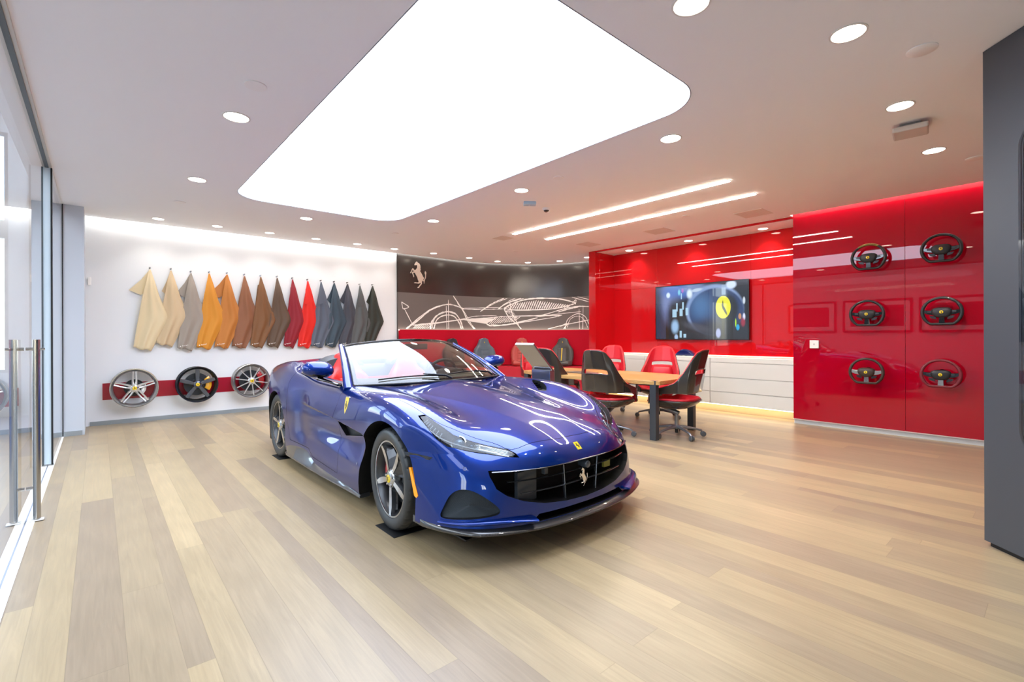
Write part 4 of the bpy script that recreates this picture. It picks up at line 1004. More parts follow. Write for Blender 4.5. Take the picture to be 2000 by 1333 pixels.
b.grid([[wo(-1+2*i/48, v, -.003) for i in range(49)] for v in (.93, 1.0)]); b.grid([[wo(-1+2*i/48, v, -.003) for i in range(49)] for v in (0, .045)])
for s in (-1, 1): b.grid([[wo(s*u, j/20, -.003) for u in (.965, 1)] for j in range(21)])
b.build('glass_border', M_frit, wsg, smooth=180)
for s in (-1, 1):
    path = []; prof = []
    for j in range(0, 23):
        v = -.16+1.17*j/22; q = ws(s, max(0, v)) if v >= 0 else ws(s, 0)+(ws(s, 0)-ws(s, .1))*(-v*10)*.55
        w = .046-.018*max(0, v); path.append(q+Vector((s*w*.80, .028, -.004))); prof.append((w, .030-.008*max(0, v)))
    n_ = Vector((s*.75, 0.0, .25)); 
    MB().tube(path, prof, 16, up=(s, .25, .35)).build('pillar', M_paint, CAR, smooth=60)
    MB().tube([ws(s*.998, j/20)+Vector((s*.004, 0, .002)) for j in range(21)], .0045, 8).build('pillar_seal', M_black, CAR, smooth=60)
hd = [ws(-1+2*i/40, 1.0)+Vector((0, .034, -.004)) for i in range(41)]
MB().tube(hd, [(.016, .036)]*41, 14, up=(0, 0, 1)).build('header_rail', mat('header_brown', '#4c453f', rough=.3, coat=.5), CAR, smooth=60)
MB().tube([ws(-1+2*i/40, .995)+Vector((0, .004, .008)) for i in range(41)], .005, 8).build('header_seal', M_gloss_black, CAR, smooth=60)
MB().box(-.13, 1.285, 1.215, .13, 1.30, 1.275).build('rear_view_mirror', M_black, CAR, bevel=.01)
# wipers
for (u0, u1, v0, v1) in ((-.78, -.05, .03, .10), (-.02, .68, .04, .13)):
    A = [wo(u0+(u1-u0)*k/12, v0+(v1-v0)*sin(pi*(.15+.7*k/12))*.8, .014) for k in range(13)]
    w_ = MB().tube(A, [(.006, .004)]*13, 8).build('wiper', M_black, CAR, smooth=60)
    MB().tube([wo((u0+u1)/2+.1, v0+.06, .03), wo(u1-.02, v0+.01, .035), wo(u1+.06, 0.0, .02)], [.005, .008, .010], 8).build('wiper_arm', M_black, w_, smooth=60)
# cowl trim
MB().tube([ws(-1+2*i/40, 0)+Vector((0, -.012, -.006)) for i in range(41)], .010, 8).build('cowl_trim', M_black, CAR, smooth=60)

# --- door mirrors
for s in (-1, 1):
    M = Matrix.Translation((s*.995, 1.27, 1.048)) @ Matrix.Rotation(radians(-8*s), 4, 'Z') @ Matrix.Scale(s, 4, (1, 0, 0))
    rows = []
    for i in range(17):
        t = -1+2*i/16; k = sqrt(max(0, 1-abs(t)**2.6)); x = .142*t; cz = .006+.012*t; ry = .095*(k**.9)*(1-.18*t); rz = .080*k*(1-.10*t)
        rows.append([(x, cos(a)*ry*(1.0 if cos(a) < 0 else .45)+.01, sin(a)*rz*(1.0 if sin(a) > 0 else .85)+cz) for a in [2*pi*j/20 for j in range(20)]])
    mi_ = MB().grid(rows, closev=True, M=M).build('door_mirror', [M_paint, M_gloss_black], CAR, smooth=180, merge=.0005)
    for fc in mi_.data.polygons: fc.material_index = 1 if sum(mi_.data.vertices[v].co.z for v in fc.vertices)/len(fc.vertices) < 1.018 else 0
    MB().prism(rrect(.20, .085, .035, 6), .042, .047, axis='y', M=M @ Matrix.Translation((0, 0, .005))).build('mirror_glass', M_chrome, mi_)
    MB().tube([(s*.86, 1.12, .925), (s*.90, 1.19, .945), (s*.95, 1.24, .965), (s*1.0, 1.26, .985)], [(.013, .035), (.012, .03), (.012, .03), (.018, .05)], 12, up=(0, 0, 1)).build('mirror_arm', M_gloss_black, mi_, smooth=60)
    MB().tube([(s*.86, 1.08, .925), (s*.87, 1.2, .93), (s*.865, 1.7, .94), (s*.84, 2.2, .97)], [(.006, .012)]*4, 8, up=(0, 0, 1)).build('window_seal', mat('window_seal', '#2a2a2c', rough=.3), CAR, smooth=60)

# --- seats, dashboard, cabin
def seat_back(parent, mats, h=.80, w=.27, M=None, rib=0, stripe=False, head=.115, name='backrest'):
    prof = [(0, .80), (.12, .93), (.28, 1.0), (.48, .98), (.60, .90), (.68, .74), (.76, .58), (.85, .48), (.94, .42), (.985, .33), (1.0, .15)]
    ts = np.linspace(0, 1, 34); rows = []
    for t in ts:
        hw = w*float(np.interp(t, [p[0] for p in prof], [p[1] for p in prof])); z = h*t; rec = .055*(1-sst_(t, .62, .76))
        y0 = .05*t+.02*sin(pi*t); ring = []
        for j in range(28):
            a = 2*pi*j/28; cx_ = cos(a); sy = sin(a); x = hw*math.copysign(abs(cx_)**.62, cx_)
            if sy < 0: y = -(.055+rec*sst_(abs(x)/max(hw, .01), .45, .78)-.0)*abs(sy)**.5
            else: y = .06*abs(sy)**.6
            ring.append((x, y0+y, z))
        rows.append(ring)
    b = MB(); b.M = M; b.grid(rows, closev=True); n = 28; b.f.append(list(range(n-1, -1, -1))); b.mi.append(0); o = 33*n; b.f.append([o+k for k in range(n)]); b.mi.append(0)
    bk = b.build(name, mats[0], parent, smooth=60)
    rows = []
    for t in np.linspace(.05, .60, 40):
        z = h*t; y0 = .05*t+.02*sin(pi*t); hw = w*.46*(1-.25*t)
        bump = .010*abs(sin(t*pi/.55*(rib/2))) if rib else .006
        rows.append([(hw*u, y0-.058-bump*(1-.6*u**4)-.0, z) for u in np.linspace(-1, 1, 9)])
    b = MB(); b.M = M; b.grid(rows); b.build('centre_panel', mats[1], parent, smooth=180, solid=.004)
    if stripe:
        b = MB(); b.M = M; b.grid([[(x, .05*t+.02*sin(pi*t)-.068, h*t) for x in (-.011, .011)] for t in np.linspace(.05, .62, 20)]); b.build('stripe', mats[2], parent, solid=.003)
    b = MB(); b.M = M; horse(b, frame((0, .05*.84+.02*sin(pi*.84)-.0555, h*.84), (1, 0, 0), None, (0, -1, .05)), .028, .045, .002); b.build('horse_mark', M_yellow, parent)
    return bk
def seat_cushion(parent, mats, M=None, w=.27, d=.50):
    rows = []
    for i in range(18):
        t = i/17; y = -d*t; hw = w*(1-.10*t); ring = []
        for j in range(24):
            a = 2*pi*j/24; cx_, sy = cos(a), sin(a); x = hw*math.copysign(abs(cx_)**.6, cx_)
            z = (.05+.045*sst_(abs(x)/hw, .5, .8)*(1-.5*t))*abs(sy)**.5 if sy > 0 else -.07*abs(sy)**.5
            k = sst_(1-t, 0, .15)*.7+.3; ring.append((x, y, .07+z*k))
        rows.append(ring)
    b = MB(); b.M = M; b.grid(rows, closev=True); n = 24; b.f.append(list(range(n-1, -1, -1))); b.mi.append(0); o = 17*n; b.f.append([o+k for k in range(n)]); b.mi.append(0)
    c = b.build('seat_cushion', mats[0], parent, smooth=60)
    rows = [[(w*.5*u, -d*t, .07+.055+.008*abs(sin(t*pi*4))*(1-u**4)) for u in np.linspace(-1, 1, 7)] for t in np.linspace(.03, .86, 34)]
    b = MB(); b.M = M; b.grid(rows); b.build('cushion_panel', mats[1], parent, smooth=180, solid=.004)
    return c
for x in (-.37, .37):
    st = bpy.data.objects.new('seat', None); COL.objects.link(st); st.parent = CAR; st.location = (x, 2.02, .40)
    seat_back(st, [M_redleather, M_redleather], h=.76, w=.265, M=Matrix.Rotation(radians(-14), 4, 'X') @ Matrix.Translation((0, 0, .05)), rib=7)
    seat_cushion(st, [M_redleather, M_redleather], M=Matrix.Translation((0, -.02, -.08)))
b = MB(); rows = []
for i in range(41):
    u = -1+2*i/40; x = .72*u; yf = .70+.27*abs(u)**2.2
    rows.append([(x, yf, .925), (x, yf+.10, .955-.01*u*u), (x, yf+.28, .96), (x, min(1.32, yf+.42)-.0, .93), (x, min(1.34, yf+.45), .88), (x, 1.20, .70), (x, 1.15, .45)])
b.grid(rows); b.build('dashboard', mat('dash_grey', '#5c6158', rough=.5), CAR, smooth=50, solid=.01)
b = MB(); b.prism([(.22, .93), (.52, .93), (.48, 1.0), (.42, 1.015), (.32, 1.015), (.26, 1.0)], 1.08, 1.30, axis='y'); b.build('instrument_hood', M_blackleather, CAR, bevel=.012)
b = MB(); b.box(-.72, 1.2, .302, .72, 2.35, .32); b.build('cabin_floor', M_blackleather, CAR)
b = MB(); b.box(-.09, 1.1, .32, .09, 2.2, .66); b.build('centre_console', M_blackleather, CAR, bevel=.03)
def steering(parent, M, rim_mat, pad_mat, accent=None, r=.185, topmat=None, spoke_mat=None):
    path = []; n = 60
    for k in range(n):
        a = 2*pi*k/n; x = r*cos(a); y = r*sin(a)*.97; y = max(y, -r*.80); path.append(Vector((x, y, .004*cos(2*a))))
    rows = []
    for k, p in enumerate(path):
        t = (path[(k+1) % n]-path[k-1]).normalized(); o = Vector((t.y, -t.x, 0)); rr = .0165+(.003 if abs(sin(2*pi*k/n)) < .5 else 0)
        rows.append([p+o*cos(q)*rr+Vector((0, 0, 1))*sin(q)*rr*1.05 for q in [2*pi*j/12 for j in range(12)]])
    rim = MB().grid(rows, closeu=True, closev=True, M=M).build('rim', rim_mat, parent, smooth=180)
    if topmat:
        MB().grid([[v+(v-path[k])*.04 for v in rows[k]] for k in range(9, 22)], closev=True, M=M).build('rim_inlay', topmat, parent, smooth=180)
    pad = smooth_poly([(x*1.18, y*1.12) for x, y in [(-.085, .012), (-.06, .045), (0, .052), (.06, .045), (.085, .012), (.072, -.03), (.035, -.058), (-.035, -.058), (-.072, -.03)]], 4)
    b = MB(); b.grid([[((p.x)*k_, (p.y)*k_, h_) for p in pad] for k_, h_ in ((1.0, -.03), (1.0, .008), (.93, .024), (.7, .033), (.35, .037), (.02, .038))], closev=True, M=M); b.build('airbag_pad', pad_mat, parent, smooth=60)
    sm = spoke_mat or M_gloss_black
    for s in (-1, 1):
        MB().prism([(s*.06, .028), (s*.12, .022), (s*.176, .030), (s*.178, -.006), (s*.13, -.028), (s*.07, -.04)], -.012, .010, M=M).build('spoke', sm, parent, bevel=.004)
        MB().prism([(s*.092, .018), (s*.135, .016), (s*.135, -.004), (s*.092, -.010)], .008, .016, M=M).build('button_cluster', (spoke_mat or mat('button_grey', '#3f4246', rough=.3, metal=.4)), parent, bevel=.002)
        MB().prism([(s*.06, -.05), (s*.12, -.045), (s*.105, -.075), (s*.05, -.09)], -.006, .004, M=M).build('lower_wing', mat('dark_button', '#35363a', rough=.3, metal=.3), parent, bevel=.002)
    MB().prism([(-.024, -.05), (.024, -.05), (.030, -.152), (-.030, -.152)], -.012, .006, M=M).build('lower_spoke', accent or M_satin, parent, bevel=.003)
    b = MB(); b.lathe([(0, .041), (.017, .041), (.0195, .039), (.02, .03)], 28, M=M); hub = b.build('centre_badge', M_yellow, parent, smooth=50)
    b = MB(); horse(b, M @ Matrix.Translation((0, 0, .041)), .018, .028, .0008); b.build('horse_mark', M_blackmark, hub)
swh = bpy.data.objects.new('steering_wheel', None); COL.objects.link(swh); swh.parent = CAR; swh.location = (.37, 1.42, .93)
steering(swh, Matrix.Rotation(pi, 4, 'Z') @ Matrix.Rotation(radians(68), 4, 'X') @ Matrix.Identity(4), M_blackleather, M_blackleather)
for s in (-1, 1):
    b = MB(); b.grid([[(s*(.732-.02*sin(pi*k)), y, .45+.47*k) for k in np.linspace(0, 1, 6)] for y in np.linspace(1.15, 2.15, 8)]); b.build('door_lining', M_redleather, CAR, smooth=180, solid=.008)
    # grey headrest fairing behind each seat
    rows = []
    for i in range(17):
        t = i/16; y = 2.20+.62*t; k = sin(pi*min(1, .18+.82*t)**.9)**.8 if t < 1 else 0; rows.append([(s*.40+.235*(1-.35*t)*cos(a), y, 1.02-.03*t+.135*max(k, .02)*sin(a)) for a in [pi*j/16 for j in range(17)]])
    b = MB(); b.grid(rows); b.f.append(list(range(16, -1, -1))); b.mi.append(0); b.build('headrest_fairing', M_greytrim, CAR, smooth=60)
    MB().lathe([(0, .004), (.045, .004), (.052, 0), (.052, -.004)], 24, M=frame((s*.70, 2.28, .98), (0, 1, 0), None, (-s, -.5, .2))).build('speaker', M_blackleather, CAR, smooth=50)
b = MB(); rows = []
for i in range(31):
    u = -1+2*i/30; x = .70*u; y = 2.385-.14*abs(u)**3; rows.append([(x, y, .50), (x, y, .90), (x, y+.008, .955), (x, y+.02, 1.02), (x, y+.08, 1.062-.02*abs(u))])
b.grid(rows); b.build('rear_cabin_panel', mat('rear_panel_grey', '#54585a', rough=.5), CAR, smooth=60, solid=.01)
b = MB(); b.grid([[(x, 2.27, z) for x in np.linspace(-.58, .58, 8)] for z in (.5, .88)]); b.build('rear_seat_back', M_redleather, CAR, solid=.05, bevel=0)

# --- wheels
def spoke_loft(b, ang, prof, M=None, lean=0, skew=0):
    """prof: list of (r, half width, z face, depth); about local z"""
    rows = []
    for r, hw, zf, dp in prof:
        off = skew*r
        rows.append([Vector((r, off-hw, zf)), Vector((r, off+hw, zf)), Vector((r, off+hw*1.25+lean, zf-dp)), Vector((r, off-hw*1.25, zf-dp))])
    R = Matrix.Rotation(ang, 4, 'Z'); b.grid([[R @ p for p in row] for row in rows], closev=True, M=M)
def rim_parts(parent, style, M, r=.262, width=.22, silver='#b9bbbc', barrel='#4a4c50', face=None, name='rim'):
    mS = mat('rim_'+style, silver, rough=.28, metal=.5); mB = mat('rim_barrel_'+style, barrel, rough=.3, metal=.8)
    k = r/.262
    prof = [(.262, 0), (.266, -.004), (.266, -.014), (.252, -.022), (.240, -.05), (.232, -.09), (.232, -width+.04), (.252, -width+.012), (.264, -width), (.264, -width-.006), (.252, -width+.004), (.224, -width+.04), (.224, -.09), (.228, -.05), (.244, -.014), (.252, -.006), (.254, -.001)]
    b = MB(); b.lathe([(x*k, z) for x, z in prof], 72, M=M, closed=True); rim = b.build(name, mB, parent, smooth=50)
    b = MB(); b.lathe([(x*k, z) for x, z in ((.2655, -.012), (.2675, -.004), (.2635, .0015), (.2535, .0005), (.2525, -.006), (.2575, -.012))], 72, M=M, closed=True); b.build('rim_lip', mat('rim_lip_'+style, face or silver, rough=.15, metal=.9), rim, smooth=50)
    if style == 'star':
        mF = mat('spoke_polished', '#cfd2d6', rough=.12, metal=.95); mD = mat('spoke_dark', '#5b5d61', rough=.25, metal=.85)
        for i in range(5):
            a = 2*pi*i/5+.30
            b = MB(); rows = []
            for r_, hw, z, sk in ((.035, .022, -.008, 0), (.08, .020, -.010, .004), (.14, .025, -.012, .008), (.20, .026, -.010, .006), (.256, .015, -.004, -.002)):
                rows.append([(r_, -sk+hw, z), (r_, -sk-hw*.6, z+.002), (r_, -sk-hw*.6, z-.012), (r_, -sk+hw, z-.03)])
            R = M @ Matrix.Rotation(a, 4, 'Z'); b.grid(rows, closev=True, M=R); b.build('spoke', mF, rim)
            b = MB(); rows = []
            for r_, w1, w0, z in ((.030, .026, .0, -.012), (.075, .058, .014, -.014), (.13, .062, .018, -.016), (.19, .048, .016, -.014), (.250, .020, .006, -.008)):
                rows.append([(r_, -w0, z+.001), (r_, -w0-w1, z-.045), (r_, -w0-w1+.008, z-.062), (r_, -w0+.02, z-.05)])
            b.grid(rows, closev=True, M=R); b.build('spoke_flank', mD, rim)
    elif style == 'fork':
        for i in range(5):
            b = MB(); a = pi/2+2*pi*i/5
            for s in (-1, 1):
                rows = []
                for r_, o_, hw, z in ((.04, .012, .014, 0), (.10, .020, .010, -.006), (.17, .021, .0085, -.006), (.235, .018, .010, -.002), (.258, .017, .013, .0)):
                    rows.append([(r_, s*(o_-hw), z-.004), (r_, s*(o_+hw*.5), z), (r_, s*(o_+hw), z-.01), (r_, s*(o_+hw*1.7), z-.045), (r_, s*(o_-hw), z-.04)])
                b.grid(rows, closev=True, M=M @ Matrix.Rotation(a, 4, 'Z'))
            b.build('spoke', mS, rim)
    elif style == 'five':
        for i in range(5):
            b = MB(); spoke_loft(b, pi/2+.12+2*pi*i/5, [(.03, .018, 0, .04), (.09, .022, -.006, .04), (.17, .027, -.006, .035), (.235, .024, -.002, .03), (.258, .022, 0, .02)], M=M, skew=-.02)
            b.build('spoke', mS, rim, bevel=.002, seg=1)
    else:
        for i in range(10):
            b = MB(); spoke_loft(b, pi/2+.12+2*pi*i/10, [(.03, .010, 0, .03), (.10, .0065, -.004, .03), (.19, .006, -.003, .028), (.258, .008, 0, .02)], M=M)
            b.build('spoke', mS, rim)
    MB().lathe([(0, .004), (.045, .003), (.062, -.006), (.068, -.02), (.06, -.06)], 40, M=M).build('hub', mat('hub_'+style, face or silver, rough=.2, metal=.85), rim, smooth=50)
    b = MB(); 
    for i in range(5):
        a = pi/2+pi/5+2*pi*i/5; b.lathe([(0, .003), (.008, .003), (.010, -.006)], 12, M=M @ Matrix.Translation((.052*cos(a), .052*sin(a), .002)))
    b.build('wheel_bolts', M_chrome, rim, smooth=40)
    MB().lathe([(0, .010), (.024, .010), (.028, .007), (.029, 0)], 32, M=M).build('hub_cap', M_yellow, rim, smooth=50)
    b = MB(); horse(b, M @ Matrix.Translation((0, 0, .010)), .026, .040, .0008); b.build('horse_mark', M_blackmark, rim)
    return rim
def brake_parts(parent, M, z=-.085, rd=.18, cal='#b5121b', ang=pi, disc='#6a6c6e', extent=.62, part=True):
    d = MB().lathe([(.07, z+.02), (.095, z+.018), (.10, z), (rd, z), (rd, z-.03), (.10, z-.03)], 56, M=M).build('brake_disc', mat('disc_'+disc[1:], disc, rough=.3, metal=.7), parent, smooth=40)
    R = M @ Matrix.Rotation(ang, 4, 'Z'); rows = []
    for k in range(13):
        a = -extent+2*extent*k/12; w = 1-.25*(abs(2*k/12-1))**3; rows.append([(r_*cos(a), r_*sin(a), zz) for r_, zz in ((rd*.66, z+.012), (rd*.68, z+.034*w), (rd*.92, z+.046*w), (rd*1.13, z+.034*w), (rd*1.17, z-.01), (rd*1.15, z-.05), (rd*.66, z-.05))])
    b = MB(); b.grid(rows, closev=True, M=R); b.f.append(list(range(6, -1, -1))); b.mi.append(0); o = 12*7; b.f.append([o+i for i in range(7)]); b.mi.append(0)
    b.build('caliper', mat('caliper_'+cal[1:], cal, rough=.25, coat=.8, metal=.1), parent, bevel=.003, seg=1)
    return d
def tyre(parent, M, ro=.342, w=.245, ri=.262):
    h = w/2; n = 240
    prof = [(ri, -.004, 0), (ri+.006, .006, 0), (ri+.02, .012, 0), (ri+.045, .016, 0), (ro-.022, .012, 0), (ro-.010, .004, 2), (ro-.003, -.010, 1), (ro, -.030, 1), (ro, -.050, 1), (ro-.008, -.051, 0), (ro-.008, -.060, 0), (ro+.001, -.061, 1), (ro+.001, -.105, 1), (ro-.008, -.106, 0), (ro-.008, -.116, 0), (ro+.001, -.117, 1), (ro+.001, -.16, 1), (ro-.008, -.161, 0), (ro-.008, -.172, 0), (ro, -.173, 1), (ro, -.20, 1), (ro-.004, -.226, 1), (ro-.02, -.242, 0), (ri+.03, -.245, 0), (ri, -.225, 0)]
    rows = []
    for r_, z_, g_ in prof:
        row = []
        for k in range(n):
            ph = (k + int(z_*60)) % 8; rr = r_-(.006 if (g_ == 1 and ph == 0) else (.003 if g_ == 2 and ph == 0 else 0)); a = 2*pi*k/n; row.append((rr*cos(a), rr*sin(a), z_))
        rows.append(row)
    return MB().grid(rows, closev=True, closeu=True, M=M).build('tyre', M_tyre, parent, smooth=35)
for s in (-1, 1):
    for y, ro in ((AXF, .351), (AXR, .354)):
        wl = bpy.data.objects.new('wheel', None); COL.objects.link(wl); wl.parent = CAR; wl.location = (s*.925, y, ro+.0045)
        if y < 1: wl.rotation_euler = (0, 0, radians(-4.5))
        M = Matrix(((0, 0, s, 0), (-s if False else s*-1, 0, 0, 0), (0, 1, 0, 0), (0, 0, 0, 1)))
        M = frame((0, 0, 0), (0, -1 if s < 0 else 1, 0), None, (s, 0, 0))
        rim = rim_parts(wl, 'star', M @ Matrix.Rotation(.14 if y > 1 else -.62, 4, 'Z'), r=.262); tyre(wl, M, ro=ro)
        brake_parts(wl, M, cal='#a80f1c', ang=pi-.1 if s < 0 else .1)
# wheel housings are dark; under-car tray
MB().box(-.80, -.70, .118, .80, 3.3, .128).build('undertray', M_cavity, CAR)
# exhaust, tail lamp hints at rear so that the car is whole from behind
for s in (-1, 1):
    c = Vector((s*.70, 3.42, .80)); nn = Vector((s*.35, .93, 0)).normalized()
    MB().lathe([(0, .02), (.05, .018), (.07, .006), (.075, -.03)], 32, M=frame(c, (0, 0, 1), None, nn)).build('tail_lamp', mat('tail_red', '#a50d12', rough=.1, coat=1), CAR, smooth=60)
    for dx in (.52, .62): MB().lathe([(.038, .03), (.042, .03), (.042, -.1), (.038, -.1)], 24, M=frame((s*dx, 3.50, .26), (1, 0, 0), None, (0, 1, 0)), closed=True).build('exhaust_tip', M_chrome, CAR, smooth=60)
# rubber mats under the tyres
for x, y, lab in ((-.83, AXF, 'thin black rubber mat under the near front tyre of blue car'), (-.83, AXR, 'thin black rubber mat under the near rear tyre of blue car')):
    o = MB().box(-.13, -.13, 0, .13, .16, .0035).build('tyre_mat', mat('mat_rubber', '#16171a', rough=.6), loc=(2.46+x*1.0+(-.01 if x < 0 else .01), 3.05+y-.03, .0), bevel=.001, seg=1); tag(o, lab, 'mat', 'rubber mats under the tyres')
for o_ in CAR.children:
    pass

# ================================================================== WHITE WALL DISPLAY
# red stripe behind the wheels
o = MB().box(.046, 9.672, .384, 5.0, 9.68, .640).build('trim_10', mat('red_stripe', '#a80628', rough=.3, coat=.6)); struct(o)
# leather hides, each hanging from a hook
def hide(i, x, zt, w, h, col, label, flap=0, back=1, wide=1.0, logo=True, seed=0):
    rnd = random.Random(seed*7+3)
    t = thing('leather_hide', label, 'leather hide', (x, 9.68, zt), 0, 'leather hides hung along the white wall')
    m = noise_bump(mat('leather_%d' % i, col, rough=.55, sheen=.08), 120, .12, .002)
    bsdf(m).inputs['Specular IOR Level'].default_value = .35
    # outline: left and right edges as functions of v (0 at hook, 1 at hem)
    Lk = [(0, -.006), (.10, -.030), (.30, -.075), (.50, -.110), (.75, -.150), (1, -.185)]
    Rk = [(0, .012), (.15, .062), (.35, .125), (.55, .215), (.62, .240), (.67, .222), (.85, .105), (1, .012)]
    nv, nu = 46, 26; rows = []
    for a in range(nv):
        v = a/(nv-1); xl = np.interp(v, [k[0] for k in Lk], [k[1] for k in Lk])*w*wide; xr = np.interp(v, [k[0] for k in Rk], [k[1] for k in Rk])*w
        row = []
        for b_ in range(nu):
            u = b_/(nu-1); xx = xl+(xr-xl)*u
            fold = .017*sin(u*7.5+seed*1.7+v*1.3)*sst_(v, 0, .45)*(.35+.65*v)+.012*sin(u*15+seed)*sst_(v, .05, .5)
            y = -.055-.030*sst_(v, 0, .2)-fold*.8-.03*(1-abs(2*u-1))*sst_(v, 0, .3)+.02*v
            z = -h*v-.055*u*sst_(v, .7, 1)+.012*sin(u*9+seed)*v
            row.append((xx, min(y, -.012), z))
        rows.append(row)
    MB().grid(rows).build('front_panel', m, t, smooth=180, solid=.003)
    if back:      # rear layer peeping out below the bulge
        rows = [[(((-.09 if back == 1 else -.16)+(.165 if back == 1 else .12)*u)*w*(.25+.75*v)+.0, -.020-.012*sin(u*6+seed), -h*(.12+.83*v)+.02*u) for u in np.linspace(0, 1, 10)] for v in np.linspace(0, 1, 14)]
        MB().grid(rows).build('rear_layer', m, t, smooth=180, solid=.003)
    if flap:      # folded corner
        if flap > 0:
            P = [(0, 0), (-.11*flap, -.17), (-.265*flap, -.345), (-.20*flap, -.372), (-.115*flap, -.415), (-.04, -.36), (-.01, -.15)]
            b = MB(); b.add([(px, -.030-.05*abs(px), pz) for px, pz in P], [tuple(range(len(P)))]); b.build('side_flap', m, t, solid=.003)
        else:
            P = [(.0, -.10), (-.075, -.44), (-.05, -.455), (.03, -.42), (.045, -.41), (.03, -.20)]
            b = MB(); b.add([(px*w, -.115, pz) for px, pz in P], [tuple(range(len(P)))]); b.build('front_fold', m, t, solid=.004)
    # hook
    b = MB(); b.lathe([(0, 0), (.012, 0), (.014, -.006), (.014, .012)], 16, M=frame((.004, -.004, .028), (1, 0, 0), None, (0, -1, 0)) @ Matrix.Translation((0, 0, .0)))
    b.tube([(.004, 0, .028), (.004, -.045, .020), (.004, -.062, .026), (.004, -.066, .040)], .0055, 10); b.build('hook', M_satin, t, smooth=50)
    if logo:
        M = Matrix.Translation((-.085*w, -.118, -h+.038)) @ Matrix.Rotation(radians(-12), 4, 'Y') @ Matrix.Rotation(radians(90), 4, 'X')
        text_mesh('logo_print', 'Ferrari', .030, .0008, mat('print_white', '#f2eee8', rough=.6), M, t)
        b = MB(); b.prism(rrect(.014, .018, .003, 2), 0, .001, M=M @ Matrix.Translation((-.066, 0, 0))); b.build('shield_print', mat('print_white'), t)
HID = [(.618, 2.468, '#dcc9a2', 'pale cream leather hide, leftmost, with its corner fold out to the left', 1, 0, 1.12, False),
 (.894, 2.476, '#cdb591', 'light sand leather hide, second from the left, hanging partly behind the cream one', .45, 2, 1.0, False),
 (1.168, 2.457, '#9c9186', 'warm grey leather hide with pale corner flap, third from the left', .75, 1, 1.0, True),
 (1.432, 2.471, '#d08a2c', 'mustard yellow leather hide, brightest orange of the row', 0, 1, 1.0, True),
 (1.700, 2.476, '#bd7836', 'tan orange leather hide with broad corner flap, next to the mustard one', 1, 1, 1.0, True),
 (1.972, 2.471, '#8d5c40', 'reddish brown leather hide, right of the tan orange one', 0, 0, 1.05, True),
 (2.238, 2.475, '#7d5433', 'golden brown leather hide with deep vertical folds', 0, 2, .95, True),
 (2.516, 2.478, '#5f4a3a', 'dark brown leather hide just left of the dark red one', 0, 1, 1.0, True),
 (2.787, 2.470, '#8f1e2b', 'burgundy dark red leather hide beside the bright red one', 0, 1, .85, True),
 (3.068, 2.462, '#e0241a', 'bright red leather hide in the middle of the row', -1, 1, 1.0, True),
 (3.322, 2.461, '#59606e', 'slate blue leather hide immediately right of the bright red one', -1, 0, 1.1, True),
 (3.585, 2.459, '#3d4c58', 'teal-grey leather hide, second to the right of the bright red one', .55, 1, 1.0, True),
 (3.857, 2.458, '#45464f', 'dark purplish grey leather hide, third from the right end', .6, 0, 1.0, True),
 (4.118, 2.444, '#595b5b', 'mid grey leather hide, second from the right end', -1, 0, 1.1, False),
 (4.399, 2.453, '#34362f', 'very dark olive grey leather hide, rightmost of the row', .5, 2, 1.0, False)]
for i, (x, zt, c, lab, fl_, bk, wd, lg) in enumerate(HID):
    hide(i, x+.01, zt-.03, 1.02, 1.255 if i not in (1, 14) else 1.20, c, lab, fl_, bk, wd, lg, seed=i+1)

# display wheels
def wall_wheel(x, z, style, lab, cal, silver, rot=0, r=.285, barrel='#8b8c8e', disc='#4a4d50', cang=0.0, nodisc=False):
    t = thing('wheel_display', lab, 'car wheel', (x, 9.672, z), 0, 'display wheels on the red stripe')
    M = frame((0, -.235, 0), (1, 0, 0), None, (0, -1, 0)) @ Matrix.Rotation(rot, 4, 'Z')
    rim_parts(t, style, M, r=r, width=.19, silver=silver, barrel=barrel, face=silver)
    M2 = frame((0, -.235, 0), (1, 0, 0), None, (0, -1, 0))
    if not nodisc: brake_parts(t, M2, z=-.10, rd=.185, cal=cal, ang=cang, disc=disc)
    else:
        brake_parts(t, M2, z=-.10, rd=.13, cal=cal, ang=cang, disc='#3e4144')
    MB().tube([(0, -.16, 0), (0, -.001, 0)], .05, 24).build('wall_mount', M_gloss_black, t, smooth=40)
wall_wheel(.425, .560, 'fork', 'silver five double-spoke wheel on the red stripe, leftmost, with grey caliper', '#dde0e1', '#dcdcda', 0, .297, '#c4c5c5', cang=-.25, nodisc=True)
wall_wheel(1.250, .560, 'five', 'dark grey five-spoke wheel with a yellow caliper, middle of the three', '#e9a90c', '#63666a', -.1, .292, '#47494c', cang=0.05)
wall_wheel(2.060, .570, 'ten', 'silver thin ten-spoke wheel with red caliper, partly behind the car', '#a80f20', '#dcdcda', 0, .292, '#c0c0be', cang=.25)

# ================================================================== STEERING WHEELS ON THE RED WALL
def wall_steering(y, z, lab, rimc, padc, accent, top=None, spokem=None, r=.185):
    t = thing('steering_wheel', lab, 'steering wheel', (8.06, y, z), 0, 'steering wheels on the red wall')
    M = frame((-.135, 0, 0), (0, -1, 0), None, (-1, 0, 0)) @ Matrix.Rotation(radians(0), 4, 'X')
    steering(t, M, rimc, padc, accent, r, top, spokem)
    MB().tube([(-.12, 0, 0), (-.0, 0, 0)], .035, 20).build('wall_mount', M_gloss_black, t, smooth=40)
    MB().lathe([(0, .0), (.06, .0), (.06, .008), (0, .008)], 28, M=frame((-.008, 0, 0), (0, 1, 0), None, (1, 0, 0))).build('mount_plate', M_gloss_black, t, smooth=40)
M_brownl = noise_bump(mat('brown_leather', '#3f2f28', rough=.45), 400, .1, .001)
M_burgl = noise_bump(mat('burgundy_leather', '#7c2630', rough=.45), 400, .1, .001)
